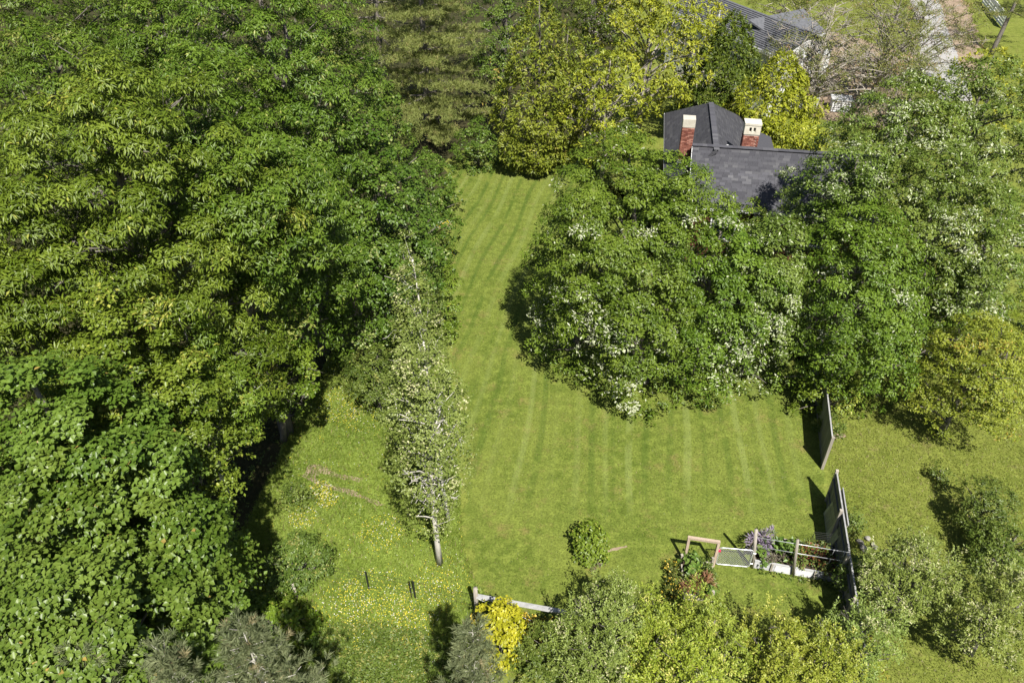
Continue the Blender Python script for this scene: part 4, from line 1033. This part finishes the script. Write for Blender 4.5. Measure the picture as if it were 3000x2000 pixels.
for z_ in (1.62, 1.16):
    MB().tube([Vector((-.13 * z_, 0, z_)), bd * (BL - .02) + Vector((0, 0, z_ - .02))], .011, 6).build('rail_pipe', M_GALV, bed, True)
    for t_ in (.83, .95):
        c_ = bd * (BL * t_) + Vector((0, 0, z_)); MB().tube([c_, c_ + Vector((-.01, 0, -.26)), c_ + Vector((-.07, 0, -.27))], .008, 5).build('hook', M_GALV, bed, True)
tr = empty('wire_trellis', (10.35, 16.45, 0), 'thin wire trellis at the back of the raised bed beside the fence', 'trellis')
for i in range(7): MB().tube([(-.28, .04, .5 + i * .09), (.34, -.04, .5 + i * .09)], .005, 5).build('wire', M_DARKSTEEL, tr)
for sx in (-.26, .32): MB().tube([(sx, 0, 0), (sx, 0, 1.1)], .009, 5).build('rod', M_DARKSTEEL, tr)

gate = empty('chain_link_gate', (6.83, 15.9, 0), 'silver chain-link garden gate between the timber arch and raised bed', 'gate', rz=math.atan2(15.79 - 15.93, 8.0 - 6.75))
GW, G0, G1 = 1.10, .12, 1.0
rr = .09
out = []
for cx, cz, a0 in ((GW - rr, G1 - rr, 0), (rr, G1 - rr, 90), (rr, G0 + rr, 180), (GW - rr, G0 + rr, 270)):
    for k in range(5):
        t_ = R(a0 + k * 22.5); out.append((cx + rr * math.cos(t_), 0, cz + rr * math.sin(t_)))
out.append(out[0])
MB().tube(out, .019, 7, cap=False).build('frame', M_GALV, gate, True)
cm = MB(); st = .085
k = -int(1.0 / st) - 1
while k * st < GW:
    for sgn in (1, -1):
        x0, z0_ = (k * st, G0) if sgn > 0 else (k * st, G1)
        t0 = max(0, -x0 + .01); t1 = min(G1 - G0, GW - .01 - x0)
        if t1 > t0 + .01:
            cm.tube([(x0 + t0, .004 * sgn, z0_ + sgn * t0), (x0 + t1, .004 * sgn, z0_ + sgn * t1)], .004, 4, cap=False)
    k += 1
tag(cm.build('chain_link', M_GALV, gate), kind='stuff')
for z_ in (.3, .85): MB().tube([(GW - .01, 0, z_), (GW + .09, 0, z_)], .016, 6).build('hinge', M_GALV, gate)
MB().box((-.02, -.03, .86), (.14, .05, .07)).build('latch', M_RED, gate)

arch = empty('timber_arch', (6.28, 15.98, 0), 'pale timber goalpost arch at the end of the planted bed', 'arch')
al, ar = Vector((-.47, .09, 0)), Vector((.47, -.09, 0))
for p in (al, ar): MB().bar(p + Vector((0, 0, -.05)), p + Vector((0, 0, 1.24)), .085, .085, up=(0, 1, 0)).build('post', M_WOODNEW, arch)
MB().bar(al * 1.09 + Vector((0, 0, 1.29)), ar * 1.09 + Vector((0, 0, 1.29)), .09, .09).build('beam', M_WOODNEW, arch)

lb = empty('planted_bed', (6.1, 15.35, 0), 'narrow timber-edged planted bed running from the arch towards the camera', 'raised bed')
cs = [Vector((-.43, .62, 0)), Vector((-.55, -.72, 0)), Vector((.32, -.78, 0)), Vector((.58, .5, 0))]
for i in range(4):
    a_, b_ = cs[i], cs[(i + 1) % 4]
    MB().bar(a_ + Vector((0, 0, .13)), b_ + Vector((0, 0, .13 + (.06 if i == 0 else 0))), .05, .26).build('side_board', M_WOOD, lb)
    MB().box((a_.x, a_.y, .24), (.085, .085, .56), .2).build('corner_post', M_WOOD, lb)
sm = MB(); sm.add([(c.x * .95, c.y * .95, .19) for c in cs], [(0, 1, 2, 3)]); sm.build('soil', M_SOIL, lb)

# plants in and beside the beds
SP['leafy'] = dict(l=.15, w=.11, k=7, droop=.25, ax=.6, c=((.075,.140,.022),(.165,.250,.050)), tint=((.25,.31,.08),.06), up=.5, tr=.08)
SP['redstem'] = dict(l=.10, w=.045, k=8, droop=.0, ax=.9, c=((.105,.145,.030),(.190,.225,.050)), tint=((.30,.09,.045),.34), up=.4, tr=.08)
SP['redgrass'] = dict(l=.26, w=.022, k=10, droop=-.1, ax=1.6, c=((.26,.12,.065),(.38,.20,.11)), tint=((.20,.22,.05),.35), up=.7, tr=.05)
SP['lavender'] = dict(l=.20, w=.03, k=9, droop=-.1, ax=1.4, c=((.21,.17,.26),(.36,.30,.42)), tint=((.14,.19,.08),.25), up=.6, tr=.05)
SP['dry'] = dict(l=.13, w=.02, k=10, droop=0, ax=1.2, c=((.17,.14,.10),(.29,.25,.19)), tint=((.12,.15,.05),.2), up=.6, tr=.05)
SP['yellowfl'] = dict(l=.085, w=.05, k=8, droop=.1, ax=.7, c=((.075,.10,.020),(.16,.19,.04)), tint=((.66,.48,.06),.34), up=.5, tr=.08)
def plant(name, label, at, h, r, sp, cat='plant', z=0.0, group=None, cover=1.6, seed=1):
    o = empty(name, (at[0], at[1], z), label, cat, group)
    C, RC = crown(o, sp, h, .03, r, 'dome', (0, 0), cover=cover, clump=.5, seed=seed, name='leaves', inner=.4)
    mb = MB()
    for i in range(min(9, len(C))):
        c = Vector(C[i]); mb.tube([(c.x * .25, c.y * .25, -.02), c * .6, c], [.008, .006, .003], 4, cap=False)
    mb.build('stems', M_BARK if sp != 'redgrass' else M_BRICKS[1], o)
    return o
B0 = Vector((8.09, 15.83, 0))
def inbed(a, b): p = B0 + bd * a + bn * b; return (p.x, p.y)
plant('lavender_plant', 'purple flowering lavender bush behind the tall bed post', inbed(.22, .72), .75, .34, 'lavender', z=.2, seed=201, cover=2.2)
for i, (a, b, rr_, t_) in enumerate(((.22, .3, .26, 'beside the tall post, at the front'), (.62, .75, .3, 'behind the dried plant'), (.98, .5, .34, 'left of the middle post'), (1.15, .9, .26, 'behind the middle post'))):
    plant('leafy_vegetable', 'green leafy vegetable in the white-fronted bed, ' + t_, inbed(a, b), .5, rr_, 'leafy', z=.2, group='leafy vegetables in the raised bed', seed=210 + i, cover=1.9)
plant('dried_plant', 'dried grey-brown plant at the front of the raised bed', inbed(.6, .26), .35, .26, 'dry', z=.2, seed=220)
for i, (a, b, t_) in enumerate(((1.5, .4, 'nearest the middle post'), (1.75, .85, 'back left of the red group'), (2.0, .35, 'middle of the front row'), (2.15, .8, 'back right of the red group'), (2.4, .4, 'right end by the fence'))):
    plant('red_leaved_plant', 'red-tinged leafy plant in the white-fronted bed, ' + t_, inbed(a, b), .5, .3, 'redstem', z=.2, group='red-tinged plants in the raised bed', seed=230 + i, cover=1.5)
for i, (x_, y_, hh, t_) in enumerate(((5.95, 15.75, .6, 'under the arch beam at the left'), (6.4, 15.6, .6, 'under the arch beam at the right'), (6.0, 15.3, .5, 'left middle'), (6.38, 15.15, .55, 'right middle'), (6.3, 14.75, .4, 'right front corner'))):
    plant('leafy_herb', 'green herb clump in the narrow planted bed, ' + t_, (x_, y_), hh, .3, 'leafy' if i % 2 == 0 else 'shrub', z=.19, group='herb clumps in the planted bed', seed=240 + i, cover=1.7)
plant('red_grass', 'red-stemmed grassy plant at the near end of the narrow bed', (5.92, 14.72), .8, .32, 'redgrass', z=.15, seed=250, cover=2.0)
plant('red_grass', 'small rusty seedhead plant on the left side of the narrow bed', (5.78, 15.05), .5, .22, 'redstem', z=.19, seed=251)
for i, (x_, y_) in enumerate(((5.42, 15.75), (5.36, 15.42), (5.28, 15.08), (5.2, 14.75))):
    plant('yellow_flower_plant', 'yellow-flowered plant left of the narrow bed, %s in its row' % ('nearest the arch', 'second from the arch', 'third from the arch', 'farthest from the arch')[i], (x_, y_), .42, .24, 'yellowfl', group='yellow flowers along the planted bed', seed=260 + i, cover=1.6)
plant('pale_flower_plant', 'low pale pink flower clump at the foot of the lone lawn shrub', (2.82, 15.93, 0), .18, .3, 'dry', seed=270, cover=1.0)

# ------------------------------------------------------------------ wooden rail, wire fence, stake
rl = empty('rail_fence', (-1.11, 14.07, 0), 'weathered single-rail wooden fence with round post at the bottom', 'fence')
MB().tube([(0, 0, -.05), (-.01, 0, .7), (-.02, .02, 1.4)], [.075, .07, .068], 10).build('post', M_WOOD, rl, True)
MB().bar((.02, .0, 1.0), (3.2, -.66, 1.0), .17, .05, up=(0, .25, 1)).build('rail', M_FENCETOP, rl)
MB().tube([(3.1, -.62, -.05), (3.1, -.62, 1.12)], .07, 10).build('post', M_WOOD, rl, True)
MB().tube([(.03, -.05, .95), (.9, -.2, .55), (1.9, -.42, .2)], .006, 4).build('loose_wire', M_GALV, rl)
wfc = empty('wire_fence', (-4.68, 14.99, 0), 'thin wire mesh fence on dark steel posts across the meadow', 'fence')
o0 = Vector((-4.68, 14.99, 0))
pp = [Vector(p) - o0 for p in ((-8.59, 15.68, 0), (-6.72, 15.33, 0), (-4.68, 14.99, 0), (-3.12, 14.64, 0), (-1.2, 14.18, 0))]
for i, p in enumerate(pp[:4]):
    MB().bar(p + Vector((0, 0, -.05)), p + Vector((-.01, 0, .95)), .045, .03, up=(0, 1, 0)).build('post', M_DARKSTEEL, wfc)
p = pp[3] + Vector((-.13, .02, 0)); MB().bar(p, p + Vector((.0, 0, .9)), .03, .02, up=(0, 1, 0)).build('post', M_DARKSTEEL, wfc)
for z_ in (.12, .32, .52, .72, .9):
    MB().tube([q_ + Vector((0, .02, z_)) for q_ in pp], .003, 4).build('wire', M_DARKSTEEL, wfc)
vm = MB()
for i in range(4):
    n_ = int((pp[i + 1] - pp[i]).length / .16)
    for j in range(n_): q_ = pp[i].lerp(pp[i + 1], (j + .5) / n_) + Vector((0, .02, 0)); vm.tube([q_ + Vector((0, 0, .1)), q_ + Vector((0, 0, .9))], .002, 3, cap=False)
tag(vm.build('mesh_wires', M_DARKSTEEL, wfc), kind='stuff')
sk = MB().tube([(0, 0, -.05), (-.03, .02, .75)], .05, 8).build('wooden_stake', M_WOOD, None, True)
sk.location = (-6.96, 14.69, 0); tag(sk, 'grey wooden stake sticking out of the vine shrub', 'stake')

grow_leaves()
# ------------------------------------------------------------------ grass, flowers, ground cover
def inside(P, poly):
    x, y = P[:, 0], P[:, 1]; r_ = np.zeros(len(P), bool); n_ = len(poly)
    for i in range(n_):
        x1, y1 = poly[i]; x2, y2 = poly[(i + 1) % n_]
        r_ ^= ((y1 > y) != (y2 > y)) & (x < (x2 - x1) * (y - y1) / (y2 - y1 + 1e-12) + x1)
    return r_
def scatter(poly, n):
    a_ = np.array(poly); lo, hi = a_.min(0), a_.max(0)
    P = rng.uniform(lo, hi, (n, 2)); return P[inside(P, poly)]
rng = np.random.default_rng(77)
def blades(name, label, poly, n, hgt, wid, c0, c1, lean=.5, dry=.06, stripes=False):
    P = scatter(poly, n); m_ = len(P)
    pos = np.concatenate([P, np.full((m_, 1), .012)], 1)
    d = np.stack([rng.normal(0, lean, m_), rng.normal(0, lean, m_), np.ones(m_)], 1)
    big = np.sin(P[:, 0] * 1.3 + 2 * np.sin(P[:, 1] * .7)) * .25 + np.sin(P[:, 1] * 1.9 + P[:, 0]) * .2
    f = np.clip(.5 + big + rng.normal(0, .28, m_), 0, 1)[:, None]
    col = np.array(c0) * (1 - f) + np.array(c1) * f
    if stripes:
        u = P[:, 0] - .135 * (P[:, 1] - 20) - .10 * np.maximum(P[:, 1] - 27, 0) + .10 * np.sin(.45 * P[:, 1] + P[:, 0])
        w1 = np.sin(u * 2 * np.pi / 1.06); w2 = np.sin(u * 2 * np.pi / .73 + 1)
        fade = np.clip((P[:, 1] - 17.3) / 2.7, 0, 1)[:, None]
        each = (.55 + .45 * np.sin(2.1 * u + 1.3 * np.sin(.9 * u)))[:, None]
        lt = each * np.clip((w1 + .35 * w2 - .45) / .7, 0, 1)[:, None] * fade; dk = np.clip((-w1 + .6 * w2 - .5) / .9, 0, 1)[:, None] * fade
        col = col * (1 - .42 * lt) + np.array((.25, .29, .09)) * .42 * lt
        col = col * (1 - .38 * dk) + np.array((.05, .095, .012)) * .38 * dk
    dd = rng.uniform(size=m_) < dry; col[dd] = np.array((.26, .22, .10)) * rng.uniform(.7, 1.2, (dd.sum(), 1))
    return tri_object(name, pos, d, hgt * rng.uniform(.5, 1.3, m_), wid * rng.uniform(.7, 1.3, m_), col, M_GRASSBLADE, label=label, cat='grass')
blades('meadow_grass', 'long bright green meadow grass left of the lawn', MEADOW, 190000, .17, .026, (.125, .19, .022), (.25, .32, .055), .8)
blades('lawn_grass', 'short mown grass over the lawn', LAWN, 150000, .055, .026, (.100, .142, .020), (.182, .216, .044), .9, .05, True)
ROUGHP = [(11.9, 19.5), (13.2, 25), (14.5, 30), (24, 32), (23, 20), (19, 10), (10.1, 10), (11.0, 16)]
blades('rough_grass', 'rough yellowish grass right of the board fence', ROUGHP, 110000, .08, .028, (.14, .175, .024), (.27, .29, .065), 1.0, .12)

def flowers(name, label, spots, c0, size, hgt, white=.15):
    P = []
    for (x_, y_, r_, n_) in spots:
        a_ = rng.uniform(0, 6.28, n_); q_ = r_ * np.sqrt(rng.uniform(size=n_))
        P.append(np.stack([x_ + q_ * np.cos(a_), y_ + q_ * np.sin(a_)], 1))
    P = np.concatenate(P); P = P[inside(P, MEADOW)] if name != 'flower_patch' else P
    m_ = len(P); pos = np.concatenate([P, hgt * rng.uniform(.6, 1.2, (m_, 1))], 1)
    col = np.array(c0) * rng.uniform(.75, 1.2, (m_, 1)); w_ = rng.uniform(size=m_) < white; col[w_] = (.75, .74, .62)
    d = np.stack([rng.normal(size=m_), rng.normal(size=m_), rng.normal(0, .2, m_)], 1)
    up_ = np.stack([rng.normal(0, .3, m_), rng.normal(-.2, .3, m_), np.ones(m_)], 1)
    o = leaf_object(name, None, pos, d, up_, size * rng.uniform(.7, 1.3, m_), size * rng.uniform(.7, 1.2, m_), col, M_PETAL, fold=.05, mid=.5)
    return tag(o, label, 'flowers')
FS = [(*(-8.18, 26.44, 0)[:2], .9, 160), (*(-7.11, 23.77, 0)[:2], 1.1, 420), (*(-6.13, 22.95, 0)[:2], .8, 160), (*(-7.06, 19.14, 0)[:2], .45, 260), (*(-6.72, 18.66, 0)[:2], .4, 200), (*(-7.43, 17.88, 0)[:2], .5, 180),
      (*(-4.54, 17.2, 0)[:2], .8, 260), (*(-4.41, 14.56, 0)[:2], 1.2, 420), (*(-5.49, 14.43, 0)[:2], .9, 300), (*(-2.75, 14.56, 0)[:2], .9, 300), (*(-4.07, 13.7, 0)[:2], 1.1, 380), (*(-2.26, 15.33, 0)[:2], .9, 160), (*(-8.35, 15.33, 0)[:2], .6, 160), (*(-3.09, 13.47, 0)[:2], .7, 200),
      (-5.5, 20, 4.0, 420), (-5.5, 26, 3.0, 260), (-4, 15, 3.5, 300)]
flowers('meadow_flowers', 'yellow buttercups and white daisies dotted through the meadow', FS, (.70, .61, .06), .034, .16, .25)
flowers('flower_patch', 'yellow flower patch at the left edge of the far lawn', [(*(-3.81, 39.11, 0)[:2], .45, 150), (*(-4.08, 38.84, 0)[:2], .35, 100), (*(-3.23, 35.95, 0)[:2], .4, 30)], (.66, .5, .03), .06, .12, .25)
polysheet('bare_soil', [(-4.16, 38.6, 0)[:2], (-4.01, 39.11, 0)[:2], (-3.53, 39.23, 0)[:2], (-3.46, 38.76, 0)[:2], (-3.86, 38.45, 0)[:2]], 0.016, M_DIRT, .04, .15)

def cover_patch(name, label, poly, n, hgt, sp, zmin=.03):
    S = SP[sp]; P = scatter(poly, n); T = len(P)
    bump = .5 + .5 * np.sin(P[:, 0] * 2.3 + np.sin(P[:, 1] * 3.1)) * np.sin(P[:, 1] * 2.7 + 1)
    z_ = zmin + hgt * (.25 + .75 * bump) * rng.uniform(.35, 1.0, T)
    tp = np.concatenate([P, z_[:, None]], 1); k = S['k']; ti = np.repeat(np.arange(T), k); m_ = len(ti)
    ax = norm(np.tile([0, 0, 1.0], (T, 1)) + rnd_unit(T) * .7)[ti]; ring = rnd_unit(m_); ring -= ax * (ring * ax).sum(1, keepdims=True); ring = norm(ring)
    ld = norm(ax * S['ax'] * .6 + ring); upv = norm(np.array([0, 0, 1.0]) + rnd_unit(m_) * .6)
    f = np.clip(.5 + rng.normal(0, .25, T)[ti] + rng.normal(0, .2, m_), 0, 1)[:, None]
    col = np.array(S['c'][0]) * (1 - f) + np.array(S['c'][1]) * f
    isp = rng.uniform(size=T)[ti] < S['tint'][1] * 1.5; col[isp] = np.array(S['tint'][0]) * rng.uniform(.7, 1.1, (isp.sum(), 1))
    o = leaf_object(name, None, tp[ti] + ring * .05, ld, upv, S['l'] * rng.uniform(.6, 1.1, m_), S['w'] * rng.uniform(.7, 1.1, m_), col, M_LEAF)
    return tag(o, label, 'ground cover')
cover_patch('bramble_cover', 'mixed green and brown weeds at the bottom below the meadow', [(-6.09, 13.58, 0)[:2], (-4.5, 13.7, 0)[:2], (-2.1, 13.12, 0)[:2], (-1.0, 11.7, 0)[:2], (-2.45, 11.0, 0)[:2], (-6.85, 11.0, 0)[:2], (-6.79, 12.89, 0)[:2]], 2600, .35, 'shrub')
cover_patch('yellow_weeds', 'yellow-green weeds under the wooden rail', [(-1.19, 13.94, 0)[:2], (-0.22, 14.06, 0)[:2], (1.92, 13.58, 0)[:2], (1.98, 12.89, 0)[:2], (-0.53, 13.12, 0)[:2], (-1.38, 13.47, 0)[:2]], 1100, .4, 'yellowfl')
cover_patch('bramble_cover', 'bright yellow-green ground cover at the wood edge by the corner maple', [(-8.63, 14.68, 0)[:2], (-7.38, 14.56, 0)[:2], (-6.18, 14.06, 0)[:2], (-5.95, 12.89, 0)[:2], (-6.24, 11.81, 0)[:2], (-8.17, 12.23, 0)[:2], (-8.79, 13.7, 0)[:2]], 1800, .3, 'lime')
cover_patch('woodland_undergrowth', 'shaded low greenery along the foot of the wood', [(-9.6, 12), (-8.8, 22), (-7.9, 28), (-6.5, 33), (-9, 34), (-12, 28), (-12, 12)], 1500, .35, 'shrub')
cover_patch('woodland_undergrowth', 'shaded low greenery beneath the trees right of the lawn', [(4.5, 27.0), (9, 26.6), (13.5, 27.5), (19, 30), (22, 36), (20, 40), (9, 35), (4, 33)], 1500, .25, 'shrub')
cover_patch('fence_foot_weeds', 'weeds along the foot of the white-fronted bed', [(8.1, 15.55), (10.6, 15.0), (10.65, 15.2), (8.1, 15.7)], 130, .14, 'shrub')
